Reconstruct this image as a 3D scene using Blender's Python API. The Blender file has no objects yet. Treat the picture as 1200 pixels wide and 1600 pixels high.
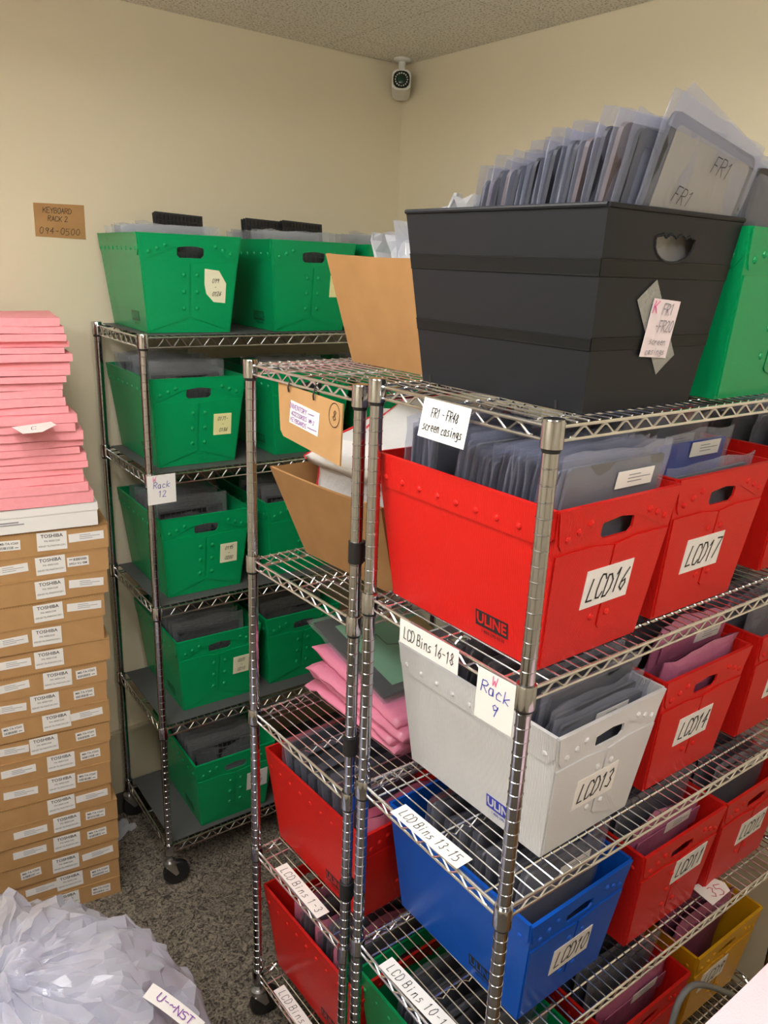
import bpy, math, random
from mathutils import Matrix, Vector, noise
R = math.radians
rnd = random.Random(7)
SC = bpy.context.scene
COL = SC.collection

# ------------------------------------------------------------------ camera, light, exposure
FPX = 1237.5
RT = Vector((0.79317475, -0.60780489, 0.03803991))
UP = Vector((0.15330331, 0.25972958, 0.95343518))
FW = Vector((0.58938266, 0.75040906, -0.29918944))
cam = bpy.data.cameras.new('camera'); cam_o = bpy.data.objects.new('camera', cam); COL.objects.link(cam_o)
cam.sensor_fit = 'VERTICAL'; cam.sensor_height = 24.0; cam.lens = FPX / 1600 * 24.0
cam.clip_start = 0.02
cam_o.matrix_world = Matrix(((RT.x, UP.x, -FW.x, 0), (RT.y, UP.y, -FW.y, 0), (RT.z, UP.z, -FW.z, 2.23), (0, 0, 0, 1)))
SC.camera = cam_o
SC.view_settings.view_transform = 'Standard'; SC.view_settings.look = 'None'
SC.view_settings.gamma = 1; SC.view_settings.use_curve_mapping = False
SC.view_settings.exposure = 0.38
SC.cycles.transparent_max_bounces = 40; SC.cycles.max_bounces = 10; SC.cycles.diffuse_bounces = 5
SC.cycles.glossy_bounces = 5; SC.cycles.transmission_bounces = 6
SC.cycles.sample_clamp_indirect = 6.0
w = bpy.data.worlds.new('world'); SC.world = w; w.use_nodes = True
w.node_tree.nodes['Background'].inputs[0].default_value = (0.9, 0.92, 1, 1)
w.node_tree.nodes['Background'].inputs[1].default_value = 0.05
LIGHT = 14.0          # strength of the diffusers in the added ceiling fixtures
LAMPS = [(0.20, 1.20), (-0.85, 0.95), (0.45, -0.40)]

# ------------------------------------------------------------------ materials
MATS = {}
def nt(name):
    m = bpy.data.materials.new(name); m.use_nodes = True
    n = m.node_tree.nodes; l = m.node_tree.links
    return m, n, l, n['Principled BSDF']
def principled(name, col, rough=.5, metal=0, spec=.5, bump=None, alpha=1, emit=0, var=None, coat=0, trans=0):
    """bump: (scale, strength, distance)   var: (scale, second colour, low, high)"""
    if name in MATS: return MATS[name]
    m, n, l, p = nt(name)
    p.inputs['Base Color'].default_value = (*col, 1); p.inputs['Roughness'].default_value = rough
    p.inputs['Metallic'].default_value = metal; p.inputs['Specular IOR Level'].default_value = spec
    p.inputs['Alpha'].default_value = alpha; p.inputs['Coat Weight'].default_value = coat
    p.inputs['Transmission Weight'].default_value = trans
    if emit:
        p.inputs['Emission Color'].default_value = (*col, 1); p.inputs['Emission Strength'].default_value = emit
    if bump or var:
        tc = n.new('ShaderNodeTexCoord')
    if var:
        t = n.new('ShaderNodeTexNoise'); t.inputs['Scale'].default_value = var[0]; t.inputs['Detail'].default_value = 4
        r = n.new('ShaderNodeValToRGB'); r.color_ramp.elements[0].color = (*col, 1); r.color_ramp.elements[1].color = (*var[1], 1)
        r.color_ramp.elements[0].position = var[2]; r.color_ramp.elements[1].position = var[3]
        l.new(tc.outputs['Object'], t.inputs['Vector']); l.new(t.outputs['Fac'], r.inputs[0]); l.new(r.outputs[0], p.inputs['Base Color'])
    if bump:
        t = n.new('ShaderNodeTexNoise'); t.inputs['Scale'].default_value = bump[0]; t.inputs['Detail'].default_value = 5
        b = n.new('ShaderNodeBump'); b.inputs['Strength'].default_value = bump[1]; b.inputs['Distance'].default_value = bump[2]
        l.new(tc.outputs['Object'], t.inputs['Vector']); l.new(t.outputs['Fac'], b.inputs['Height']); l.new(b.outputs[0], p.inputs['Normal'])
    MATS[name] = m
    return m
def fluted(name, col, rough=.38, flute=.25, trans=0, pitch=1500):
    """corrugated plastic board: fine vertical flutes that run up every wall"""
    if name in MATS: return MATS[name]
    m, n, l, p = nt(name)
    p.inputs['Base Color'].default_value = (*col, 1); p.inputs['Roughness'].default_value = rough
    p.inputs['Specular IOR Level'].default_value = .32
    tc = n.new('ShaderNodeTexCoord'); s = n.new('ShaderNodeSeparateXYZ'); l.new(tc.outputs['Object'], s.inputs[0])
    a = n.new('ShaderNodeMath'); a.operation = 'ADD'; l.new(s.outputs[0], a.inputs[0]); l.new(s.outputs[1], a.inputs[1])
    k = n.new('ShaderNodeMath'); k.operation = 'MULTIPLY'; k.inputs[1].default_value = pitch; l.new(a.outputs[0], k.inputs[0])
    si = n.new('ShaderNodeMath'); si.operation = 'SINE'; l.new(k.outputs[0], si.inputs[0])
    no = n.new('ShaderNodeTexNoise'); no.inputs['Scale'].default_value = 9; no.inputs['Detail'].default_value = 3; l.new(tc.outputs['Object'], no.inputs['Vector'])
    mx = n.new('ShaderNodeMath'); mx.operation = 'MULTIPLY_ADD'; mx.inputs[1].default_value = 14.0
    l.new(no.outputs['Fac'], mx.inputs[0]); l.new(si.outputs[0], mx.inputs[2])
    b = n.new('ShaderNodeBump'); b.inputs['Strength'].default_value = flute; b.inputs['Distance'].default_value = .0008
    l.new(mx.outputs[0], b.inputs['Height']); l.new(b.outputs[0], p.inputs['Normal'])
    if trans: p.inputs['Transmission Weight'].default_value = trans
    MATS[name] = m
    return m
def film(name, tint, milk, through, bump=(35, .6, .004), rough=.16, edge=.45):
    """thin clear or milky plastic film: transparent mixed with a glossy milky skin"""
    if name in MATS: return MATS[name]
    m, n, l, p = nt(name)
    p.inputs['Base Color'].default_value = (*milk, 1); p.inputs['Roughness'].default_value = rough
    p.inputs['Specular IOR Level'].default_value = .8
    tc = n.new('ShaderNodeTexCoord')
    t = n.new('ShaderNodeTexNoise'); t.inputs['Scale'].default_value = bump[0]; t.inputs['Detail'].default_value = 2; t.inputs['Distortion'].default_value = .6; t.noise_type = 'RIDGED_MULTIFRACTAL'
    b = n.new('ShaderNodeBump'); b.inputs['Strength'].default_value = bump[1]; b.inputs['Distance'].default_value = bump[2]
    l.new(tc.outputs['Object'], t.inputs['Vector']); l.new(t.outputs['Fac'], b.inputs['Height']); l.new(b.outputs[0], p.inputs['Normal'])
    tr = n.new('ShaderNodeBsdfTransparent'); tr.inputs[0].default_value = (*tint, 1)
    lw = n.new('ShaderNodeLayerWeight'); lw.inputs['Blend'].default_value = .35; l.new(b.outputs[0], lw.inputs['Normal'])
    ma = n.new('ShaderNodeMapRange'); ma.inputs['To Min'].default_value = 1 - through; ma.inputs['To Max'].default_value = min(1, 1 + edge - through)
    l.new(lw.outputs['Facing'], ma.inputs['Value'])
    mix = n.new('ShaderNodeMixShader'); l.new(ma.outputs[0], mix.inputs[0]); l.new(tr.outputs[0], mix.inputs[1]); l.new(p.outputs[0], mix.inputs[2])
    l.new(mix.outputs[0], n['Material Output'].inputs[0])
    MATS[name] = m
    return m

M_wall = principled('beige_paint', (.76, .69, .525), .75, bump=(160, .12, .002))
M_trim = principled('trim_paint', (.50, .45, .33), .6)
M_base = principled('dark_baseboard', (.05, .045, .04), .6)
M_chrome = principled('chrome', (.47, .48, .52), .10, 1)
M_wire = principled('bright_wire', (.74, .745, .76), .2, 1)
M_blackrub = principled('black_rubber', (.012, .012, .013), .45)
M_zinc = principled('zinc_steel', (.55, .55, .55), .35, 1)
M_green = fluted('green_board', (.002, .29, .095), .27, .10)
M_red = fluted('red_board', (.60, .010, .007), .41, .28)
M_blue = fluted('blue_board', (.003, .085, .50), .36, .12)
M_yellow = fluted('yellow_board', (.62, .32, .006), .40, .12)
M_white = fluted('frosted_board', (.66, .67, .70), .40, .45)
M_black = principled('black_plastic', (.011, .0125, .016), .46, spec=.26, bump=(700, .05, .0005))
M_black2 = principled('black_plastic_band', (.006, .007, .008), .42, spec=.25)
M_tray = principled('tray_cardboard', (.36, .19, .07), .85, var=(14, (.32, .165, .058), .35, .7), bump=(220, .08, .001))  # darker copy of the carton cardboard, toned down against the nearby lamps
M_card = principled('cardboard', (.46, .265, .112), .85, var=(14, (.41, .23, .092), .35, .7), bump=(220, .08, .001))
M_cardd = principled('cardboard_edge', (.30, .165, .06), .9)
M_paper = principled('white_paper', (.80, .79, .78), .8)
M_cream = principled('cream_note', (.78, .77, .56), .8)
M_ynote = principled('yellow_note', (.80, .78, .38), .8)
M_ink = principled('black_ink', (.012, .012, .015), .6)
M_inkb = principled('blue_ink', (.03, .05, .42), .6)
M_inkv = principled('violet_ink', (.22, .05, .38), .6)
M_inkp = principled('pink_ink', (.75, .12, .35), .6)
M_inkg = principled('grey_print', (.28, .28, .32), .7)
M_pink = principled('pink_foam', (.88, .33, .38), .85, bump=(380, .25, .002), var=(60, (.92, .37, .41), .3, .8))
M_pinkl = principled('pale_pink_foam', (.86, .62, .70), .85, bump=(300, .5, .003))
M_pbag = principled('pink_antistatic_film', (.70, .22, .36), .32, bump=(38, .55, .006), spec=.6)
M_ppurple = principled('mauve_antistatic_film', (.42, .13, .25), .34, bump=(38, .55, .006), spec=.6)
M_poly = principled('white_poly', (.82, .83, .85), .38, bump=(40, .5, .006))
M_redtape = principled('red_edge', (.66, .03, .04), .4)
M_screen = principled('screen_glass', (.018, .019, .022), .28)
M_screenb = principled('screen_back', (.16, .165, .18), .42, .3)
M_bezel = principled('bezel_plastic', (.022, .023, .027), .5)
M_bezelb = principled('casing_edge', (.10, .075, .075), .5)
M_key = principled('key_plastic', (.010, .010, .011), .45)
M_bluep = principled('blue_panel', (.015, .05, .42), .35)
M_pcb = principled('green_backing', (.14, .33, .20), .42, bump=(9, .3, .004))
M_tape = principled('brown_tape', (.42, .26, .06), .4)
M_liner = principled('liner_plastic', (.085, .085, .088), .5, bump=(300, .1, .001))
M_cord = principled('grey_cord', (.16, .17, .18), .5)
M_film = film('clear_film', (.94, .95, 1), (.42, .45, .56), .92, (26, .5, .004), .10, .50)
M_filmc = film('very_clear_film', (.95, .96, .98), (.50, .52, .55), .86, (26, .5, .004), .10, .55)
M_filmw = film('frosted_film', (.93, .94, .97), (.72, .74, .80), .55)
M_bagbig = film('sack_film', (.88, .89, .94), (.80, .81, .93), .74, (9, .45, .02), .08, .55)
M_filmx = film('glass_clear_film', (.97, .98, 1), (.45, .46, .48), .93, (26, .8, .004), .08, .25)
M_dark = principled('dark_glass', (.01, .012, .012), .1)
M_camw = principled('camera_white', (.72, .72, .70), .4)
M_lens = principled('lens_green', (.01, .035, .025), .15)
M_led = principled('infrared_led', (.55, .62, .58), .25)
M_lampframe = principled('lamp_frame', (.8, .8, .8), .5)
M_lamp = principled('lamp_diffuser', (1, .98, .945), .6, emit=LIGHT)

def mat_carpet():
    m, n, l, p = nt('carpet')
    tc = n.new('ShaderNodeTexCoord')
    a = n.new('ShaderNodeTexNoise'); a.inputs['Scale'].default_value = 36; a.inputs['Detail'].default_value = 2; a.inputs['Distortion'].default_value = 2.2
    b = n.new('ShaderNodeTexNoise'); b.inputs['Scale'].default_value = 150; b.inputs['Detail'].default_value = 3
    mx = n.new('ShaderNodeMath'); mx.operation = 'MULTIPLY_ADD'; mx.inputs[1].default_value = .55
    md = n.new('ShaderNodeMath'); md.operation = 'MULTIPLY'; md.inputs[1].default_value = .45
    l.new(tc.outputs['Object'], a.inputs['Vector']); l.new(tc.outputs['Object'], b.inputs['Vector'])
    l.new(b.outputs['Fac'], md.inputs[0]); l.new(a.outputs['Fac'], mx.inputs[0]); l.new(md.outputs[0], mx.inputs[2])
    r = n.new('ShaderNodeValToRGB'); e = r.color_ramp.elements
    e[0].position = .38; e[0].color = (.022, .019, .017, 1); e[1].position = .62; e[1].color = (.27, .23, .18, 1)
    l.new(mx.outputs[0], r.inputs[0]); l.new(r.outputs[0], p.inputs['Base Color'])
    p.inputs['Roughness'].default_value = .95
    bp = n.new('ShaderNodeBump'); bp.inputs['Strength'].default_value = .9; bp.inputs['Distance'].default_value = .008
    l.new(mx.outputs[0], bp.inputs['Height']); l.new(bp.outputs[0], p.inputs['Normal'])
    return m
def mat_tile():
    m, n, l, p = nt('ceiling_tile')
    tc = n.new('ShaderNodeTexCoord')
    a = n.new('ShaderNodeTexVoronoi'); a.inputs['Scale'].default_value = 95
    b = n.new('ShaderNodeTexNoise'); b.inputs['Scale'].default_value = 130; b.inputs['Detail'].default_value = 4
    l.new(tc.outputs['Object'], a.inputs['Vector']); l.new(tc.outputs['Object'], b.inputs['Vector'])
    r = n.new('ShaderNodeValToRGB'); e = r.color_ramp.elements
    e[0].position = .38; e[0].color = (.42, .38, .31, 1); e[1].position = .46; e[1].color = (.86, .83, .77, 1)
    l.new(b.outputs['Fac'], r.inputs[0]); l.new(r.outputs[0], p.inputs['Base Color']); p.inputs['Roughness'].default_value = .9
    bp = n.new('ShaderNodeBump'); bp.inputs['Strength'].default_value = .5; bp.inputs['Distance'].default_value = .004
    l.new(b.outputs['Fac'], bp.inputs['Height']); l.new(bp.outputs[0], p.inputs['Normal'])
    return m
M_carpet = mat_carpet(); M_tile = mat_tile()

# ------------------------------------------------------------------ mesh builder and scene helpers
class MB:
    def __init__(s): s.v = []; s.f = []
    def add(s, vs, fs, M=None):
        o = len(s.v)
        s.v += [tuple(M @ Vector(q)) if M else tuple(q) for q in vs]
        s.f += [tuple(i + o for i in f) for f in fs]
        return s
    def box(s, c, d, M=None):
        x, y, z = d[0] / 2, d[1] / 2, d[2] / 2
        vs = [(c[0] + a * x, c[1] + b * y, c[2] + e * z) for a in (-1, 1) for b in (-1, 1) for e in (-1, 1)]
        return s.add(vs, [(0, 1, 3, 2), (4, 6, 7, 5), (0, 4, 5, 1), (2, 3, 7, 6), (0, 2, 6, 4), (1, 5, 7, 3)], M)
    def prism(s, poly, z0, z1, M=None):
        n = len(poly)
        a = sum(poly[i][0] * poly[(i + 1) % n][1] - poly[(i + 1) % n][0] * poly[i][1] for i in range(n))
        if a < 0: poly = poly[::-1]
        vs = [(x, y, z0) for x, y in poly] + [(x, y, z1) for x, y in poly]
        fs = [tuple(range(n - 1, -1, -1)), tuple(range(n, 2 * n))] + [(i, (i + 1) % n, n + (i + 1) % n, n + i) for i in range(n)]
        return s.add(vs, fs, M)
    def tube(s, pts, r, seg=6, M=None, cap=True):
        pts = [Vector(p) for p in pts]; vs = []; fs = []; n = len(pts); prev = None
        for i, p in enumerate(pts):
            t = (pts[min(i + 1, n - 1)] - pts[max(i - 1, 0)]).normalized()
            if prev is None: prev = Vector((0, 0, 1)) if abs(t.z) < .9 else Vector((1, 0, 0))
            u = (prev - t * prev.dot(t)).normalized(); prev = u; q = t.cross(u)
            for k in range(seg):
                a = 2 * math.pi * k / seg; vs.append(p + (u * math.cos(a) + q * math.sin(a)) * r)
        for i in range(n - 1):
            for k in range(seg):
                b = (k + 1) % seg
                fs.append((i * seg + k, i * seg + b, (i + 1) * seg + b, (i + 1) * seg + k))
        if cap: fs += [tuple(range(seg - 1, -1, -1)), tuple((n - 1) * seg + k for k in range(seg))]
        return s.add(vs, fs, M)
    def lathe(s, prof, seg=16, M=None):
        vs = []; fs = []; n = len(prof)
        for r, z in prof:
            for k in range(seg):
                a = 2 * math.pi * k / seg; vs.append((r * math.cos(a), r * math.sin(a), z))
        for i in range(n - 1):
            for k in range(seg):
                b = (k + 1) % seg
                fs.append((i * seg + k, i * seg + b, (i + 1) * seg + b, (i + 1) * seg + k))
        fs += [tuple(range(seg - 1, -1, -1)), tuple((n - 1) * seg + k for k in range(seg))]
        return s.add(vs, fs, M)
    def dome(s, r, h, M, seg=8):
        return s.lathe([(r, 0), (r * .8, h * .6), (r * .35, h)], seg, M)
    def mesh(s, name, mat, smooth=False):
        me = bpy.data.meshes.new(name); me.from_pydata(s.v, [], s.f); me.update()
        if mat: me.materials.append(mat)
        if smooth:
            try: me.shade_smooth()
            except Exception: pass
            if smooth != 'all': 
                try: me.set_sharp_from_angle(angle=R(40))
                except Exception: pass
        return me
    def build(s, name, mat, parent=None, M=None, smooth=False):
        return put(name, s.mesh(name, mat, smooth), parent, M)
def put(name, me, parent=None, M=None):
    o = bpy.data.objects.new(name, me); COL.objects.link(o)
    if parent: o.parent = parent
    if M is not None: o.matrix_local = M
    return o
def tag(o, label=None, cat=None, group=None, kind=None):
    if label: o['label'] = label
    if cat: o['category'] = cat
    if group: o['group'] = group
    if kind: o['kind'] = kind
    return o
def thing(name, label, cat, M=None, group=None):
    o = bpy.data.objects.new(name, None); COL.objects.link(o); o.empty_display_size = .05
    if M is not None: o.matrix_world = M
    return tag(o, label, cat, group)
def TR(x, y, z, rz=0, rx=0, ry=0):
    return Matrix.Translation((x, y, z)) @ Matrix.Rotation(rz, 4, 'Z') @ Matrix.Rotation(ry, 4, 'Y') @ Matrix.Rotation(rx, 4, 'X')
def frame(o, u, v):
    u = Vector(u).normalized(); v = Vector(v); v = (v - u * v.dot(u)).normalized(); n = u.cross(v); o = Vector(o)
    return Matrix(((u.x, v.x, n.x, o.x), (u.y, v.y, n.y, o.y), (u.z, v.z, n.z, o.z), (0, 0, 0, 1)))
def struct(name, mb, mat, M=None):
    return tag(mb.build(name, mat, None, M), kind='structure')

# handwriting: strokes on a 6 x 10 grid, hex pairs xy
GL = {
'A': '00 3a 60;14 54', 'B': '00 0a;0a 4a 58 45 05;05 55 62 50 00', 'C': '68 4a 1a 08 03 10 40 62', 'D': '00 0a;0a 3a 67 63 30 00', 'E': '60 00 0a 6a;05 45',
'F': '00 0a 6a;05 45', 'I': '30 3a;1a 5a;10 50', 'K': '00 0a;6a 04;25 60', 'L': '0a 00 50', 'M': '00 0a 34 6a 60', 'N': '00 0a 60 6a', 'O': '3a 08 03 20 40 63 67 5a 3a',
'P': '00 0a 4a 68 56 04', 'R': '00 0a 4a 68 56 05;25 60', 'S': '69 3a 08 16 55 62 40 01', 'T': '30 3a;0a 6a', 'U': '0a 02 20 40 62 6a', 'V': '0a 30 6a', 'W': '0a 10 36 50 6a',
'Y': '0a 35 6a;35 30', 'H': '00 0a;60 6a;05 65', 'J': '5a 52 30 02', 'X': '00 6a;0a 60', 'Q': '3a 08 03 20 40 63 67 5a 3a;32 60',
'0': '3a 18 03 20 40 63 68 4a 3a', '1': '18 3a 30', '2': '08 2a 59 57 00 60', '3': '09 3a 58 35 53 40 01', '4': '5a 04 64;4a 40', '5': '6a 0a 06 46 62 40 00', '6': '5a 15 02 30 53 45 14',
'7': '0a 6a 20', '8': '3a 18 35 62 30 03 35 58 3a', '9': '68 3a 18 35 67 69 40', '-': '15 55', '.': '20 21', '/': '00 6a', ':': '22 23;26 27', 'i': '20 26;28 29', 'Z': '0a 6a 00 60',
'a': '46 16 03 10 40 46 50', 'b': '0a 00 40 54 36 05', 'c': '55 26 03 10 50', 'e': '03 53 46 16 02 20 50', 'g': '56 16 03 31 56 5- 0-', 'k': '0a 00;56 03 50', 'n': '06 00;04 26 46 50',
'o': '26 03 20 40 54 46 26', 'r': '06 00;03 26 46', 's': '56 26 14 43 51 00', 'u': '06 01 20 40 56;56 50', 'l': '2a 20', 't': '2a 21 40;06 46', 'y': '06 32;66 2-', 'd': '6a 60 20 03 16 66', 'm': '06 00;04 26 30;34 56 60', 'v': '06 30 66', 'f': '5a 3a 20;06 46', 'p': '06 0-;06 46 53 30 00', '~': '04 26 44 66', 'h': '0a 00;04 26 46 50', 'q': '66 26 03 30 66 6-', 'w': '06 10 34 50 66'}
def strokes(text, h, wd, shear=.12, gap=.30, jit=.02, seed=1, width=.58, fit=None):
    r = random.Random(seed + len(text)); mb = MB(); x0 = 0; cw = h * width
    def co(p):
        yy = -3 if p[1] == '-' else int(p[1], 16)
        return int(p[0], 16) / 6 * cw, yy / 10 * h
    lines = text.split('\n'); segs = []; ws = []
    for li, line in enumerate(lines):
        x0 = 0; cur = []
        for ch in line:
            if ch == ' ': x0 += cw * .8; continue
            dy = r.uniform(-1, 1) * jit * h * 2; sc = 1 + r.uniform(-1, 1) * jit * 2
            for st in GL.get(ch, GL['~']).split(';'):
                pts = []
                for p in st.split():
                    x, y = co(p); x += r.uniform(-1, 1) * jit * h; y = y * sc + dy + r.uniform(-1, 1) * jit * h
                    pts.append((x0 + x + shear * y, y - li * h * 1.55))
                cur.append(pts)
            x0 += cw * (1 + gap)
        segs.append(cur); ws.append(x0 - cw * gap)
    W = max(ws); H0 = -(len(lines) - 1) * h * 1.55
    cx, cy = W / 2, (h + H0) / 2; kx = min(1, fit / W) if fit else 1
    for cur, lw in zip(segs, ws):
        off = (W - lw) / 2
        for pts in cur:
            for (xa, ya), (xb, yb) in zip(pts, pts[1:]):
                xa = (xa + off - cx) * kx + cx - off; xb = (xb + off - cx) * kx + cx - off
                dx, dy = xb - xa, yb - ya; L = math.hypot(dx, dy) or 1e-9; dx /= L; dy /= L; e = wd * .45
                ax, ay, bx, by = xa - dx * e, ya - dy * e, xb + dx * e, yb + dy * e; nx, ny = -dy * wd / 2, dx * wd / 2
                mb.add([(ax + off - cx + nx, ay - cy + ny, 0), (ax + off - cx - nx, ay - cy - ny, 0), (bx + off - cx - nx, by - cy - ny, 0), (bx + off - cx + nx, by - cy + ny, 0)], [(0, 1, 2, 3)])
    return mb
TXT = {}
def printed(text, size, mat, bold=0.0, squash=1.0):
    k = (text, size, mat.name, bold, squash)
    if k in TXT: return TXT[k]
    cu = bpy.data.curves.new('t', 'FONT'); cu.body = text; cu.size = size; cu.align_x = 'CENTER'; cu.align_y = 'CENTER'; cu.offset = bold * size; cu.resolution_u = 2
    o = bpy.data.objects.new('t', cu); COL.objects.link(o); bpy.context.view_layer.update()
    me = bpy.data.meshes.new_from_object(o.evaluated_get(bpy.context.evaluated_depsgraph_get()))
    bpy.data.objects.remove(o); bpy.data.curves.remove(cu)
    for vtx in me.vertices: vtx.co.x *= squash
    me.materials.clear(); me.materials.append(mat); TXT[k] = me; me.name = 'lettering'
    return me
def sheet(name, wd, ht, mat, parent, M, poly=None, bend=0.0, th=.0006, nx=6, ny=1):
    """a sheet of paper or card in its own x-y plane, its face towards +z, optionally bowed"""
    mb = MB()
    if poly: mb.prism(poly, -th, 0)
    else:
        vs = []; fs = []
        for k, z in ((0, 0), (1, -th)):
            for j in range(ny + 1):
                for i in range(nx + 1):
                    x = i / nx - .5; y = j / ny - .5
                    vs.append((x * wd, y * ht, z + bend * (4 * x * x - .5)))
        n1 = (nx + 1) * (ny + 1)
        for j in range(ny):
            for i in range(nx):
                a = j * (nx + 1) + i; q = (a, a + 1, a + nx + 2, a + nx + 1)
                fs.append(q); fs.append(tuple(n1 + t for t in q[::-1]))
        ring = [i for i in range(nx + 1)] + [j * (nx + 1) + nx for j in range(1, ny + 1)] + [ny * (nx + 1) + i for i in range(nx - 1, -1, -1)] + [j * (nx + 1) for j in range(ny - 1, 0, -1)]
        for a, b in zip(ring, ring[1:] + ring[:1]): fs.append((a, n1 + a, n1 + b, b))
        mb.add(vs, fs)
    return mb.build(name, mat, parent, M)
OFF = Matrix.Translation((0, 0, .0007))
def write(parent, text, h, wd, mat, M=OFF, **k):
    return strokes(text, h, wd, **k).build('lettering', mat, parent, M)

# ------------------------------------------------------------------ the room
XR, YB, XL, YF, ZC = 2.24, 2.84, -1.85, -1.75, 3.0
struct('wall_back', MB().box(((XL + XR) / 2, YB + .05, ZC / 2), (XR - XL + .2, .1, ZC + .2)), M_wall)
struct('wall_right', MB().box((XR + .05, (YB + YF) / 2, ZC / 2), (.1, YB - YF, ZC + .2)), M_wall)
struct('wall_left', MB().box((XL - .05, (YB + YF) / 2, ZC / 2), (.1, YB - YF, ZC + .2)), M_wall)
struct('wall_front', MB().box(((XL + XR) / 2, YF - .05, ZC / 2), (XR - XL + .2, .1, ZC + .2)), M_wall)
struct('floor', MB().box(((XL + XR) / 2, (YB + YF) / 2, -.05), (XR - XL, YB - YF, .1)), M_carpet)
struct('trim_1', MB().box(((XL + XR) / 2, YB - .009, .24), (XR - XL, .018, .28)).box(((XL + XR) / 2, YB - .013, .378), (XR - XL, .026, .012)), M_trim)
struct('baseboard_back', MB().box(((XL + XR) / 2, YB - .011, .05), (XR - XL, .022, .1)), M_base)
gx = [1.84 - .61 * k for k in range(-1, 8)]; gy = [2.64 - .61 * k for k in range(-1, 9)]
cb = MB().box(((XL + XR) / 2, (YB + YF) / 2, ZC + .06), (XR - XL + .2, YB - YF + .2, .02))
struct('ceiling_plenum', cb, principled('plenum', (.16, .14, .11), .9))
tl = MB()
for i, x in enumerate(gx):
    for j, y in enumerate(gy):
        x0, x1 = max(x - .61, XL), min(x, XR); y0, y1 = max(y - .61, YF), min(y, YB)
        if x1 - x0 < .02 or y1 - y0 < .02: continue
        g = .0035
        if i == 0 and j == 0: y1 -= .007
        tl.box(((x0 + x1) / 2, (y0 + y1) / 2, ZC + .012), (x1 - x0 - g, y1 - y0 - g, .024))
struct('ceiling', tl, M_tile)
for lx, ly in LAMPS:  # unseen fixtures, added and hung low so light reaches ceiling and walls
    t = thing('added_ceiling_light', 'added out-of-view wraparound fixture hung low to brighten ceiling and walls', 'lamp', TR(lx, ly, ZC), 'ceiling fixtures')
    MB().box((0, .60, -.13), (.30, .02, .10)).box((0, -.60, -.13), (.30, .02, .10)).box((0, 0, -.10), (.09, 1.2, .03)).box((0, .45, -.045), (.012, .012, .09)).box((0, -.45, -.045), (.012, .012, .09)).build('lamp_frame', M_lampframe, t)
    MB().prism([(-.14, -.10), (.14, -.10), (.15, -.14), (.11, -.18), (-.11, -.18), (-.15, -.14)], -.59, .59, frame((0, 0, 0), (1, 0, 0), (0, 0, 1))).build('diffuser', M_lamp, t)

# ------------------------------------------------------------------ chrome wire racks
RL = 1.19
def post_mesh(z0, z1):
    pr = []; z = z0; r = .0127
    pr.append((r, z0)); 
    z = z0 + .012
    while z < z1 - .01:
        pr += [(r, z - .0013), (r + .0009, z - .0006), (r + .0009, z + .0005), (r, z + .0012)]; z += .0254
    pr += [(r, z1)]
    return MB().lathe(pr, 18).mesh('post', M_chrome, True)
def sleeve_mesh():
    return MB().lathe([(.0145, -.022), (.0175, -.0205), (.0172, .019), (.0160, .022), (.0135, .022)], 18).mesh('corner_sleeve', M_chrome, True)
def collar_mesh():
    return MB().lathe([(.0136, -.0275), (.0146, -.024), (.0140, -.0215)], 14).mesh('sleeve_clip', M_blackrub, True)
def shelf_mesh(D, gap):
    mb = MB(); zt = .009; zb = zt - gap; e = .013
    for a, b in (((e, 0), (RL - e, 0)), ((e, D), (RL - e, D)), ((0, e), (0, D - e)), ((RL, e), (RL, D - e))):
        mb.tube([(*a, zt), (*b, zt)], .0034, 8); mb.tube([(*a, zb), (*b, zb)], .0030, 8)
        L = math.hypot(b[0] - a[0], b[1] - a[1]); d = ((b[0] - a[0]) / L, (b[1] - a[1]) / L)
        n = max(2, int((L - .06) / .0245)); pts = []
        for k in range(n + 1):
            s = .03 + (L - .06) * k / n; z = zt - .004 if k % 2 else zb + .003
            c = .0035
            for q in (-c, c): pts.append((a[0] + d[0] * (s + q), a[1] + d[1] * (s + q), z))
        mb.tube(pts, .0022, 5)
    n = int((RL - .05) / .0254)
    for k in range(n + 1):
        x = .025 + (RL - .05) * k / n
        mb.tube([(x, -.001, zt + .004), (x, D + .001, zt + .004)], .0017, 5)
    for f in (.12, .5, .88):
        y = D * f; mb.tube([(0, y, zt), (RL, y, zt)], .0026, 5)
    for y in (D * .5,):
        pts = []
        for k in range(60): pts.append((.02 + (RL - .04) * k / 59, y, zb + (.001 if k % 2 else .015)))
        mb.tube(pts, .0018, 4)
    return mb.mesh('wire_shelf', M_wire, True)
def caster(parent, x, y, ztop):
    c = MB().lathe([(.011, ztop), (.011, ztop - .02), (.022, ztop - .022), (.024, ztop - .034), (.012, ztop - .036)], 14, TR(x, y, 0))
    fk = TR(x, y, 0, R(rnd.uniform(-97, -83)))
    for sx in (-.019, .019): c.prism([(-.018, ztop - .034), (.018, ztop - .034), (.028, .052), (.016, .046)], -.0015, .0015, fk @ frame((sx, 0, 0), (0, 1, 0), (0, 0, 1)))
    c = c.build('caster', M_zinc, parent, smooth=True)
    wm = fk @ TR(0, .022, .0485, 0, 0, R(90))
    MB().lathe([(.018, -.013), (.044, -.013), (.0485, -.008), (.0485, .008), (.044, .013), (.018, .013)], 24, wm).build('wheel', M_blackrub, c, smooth=True)
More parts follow.
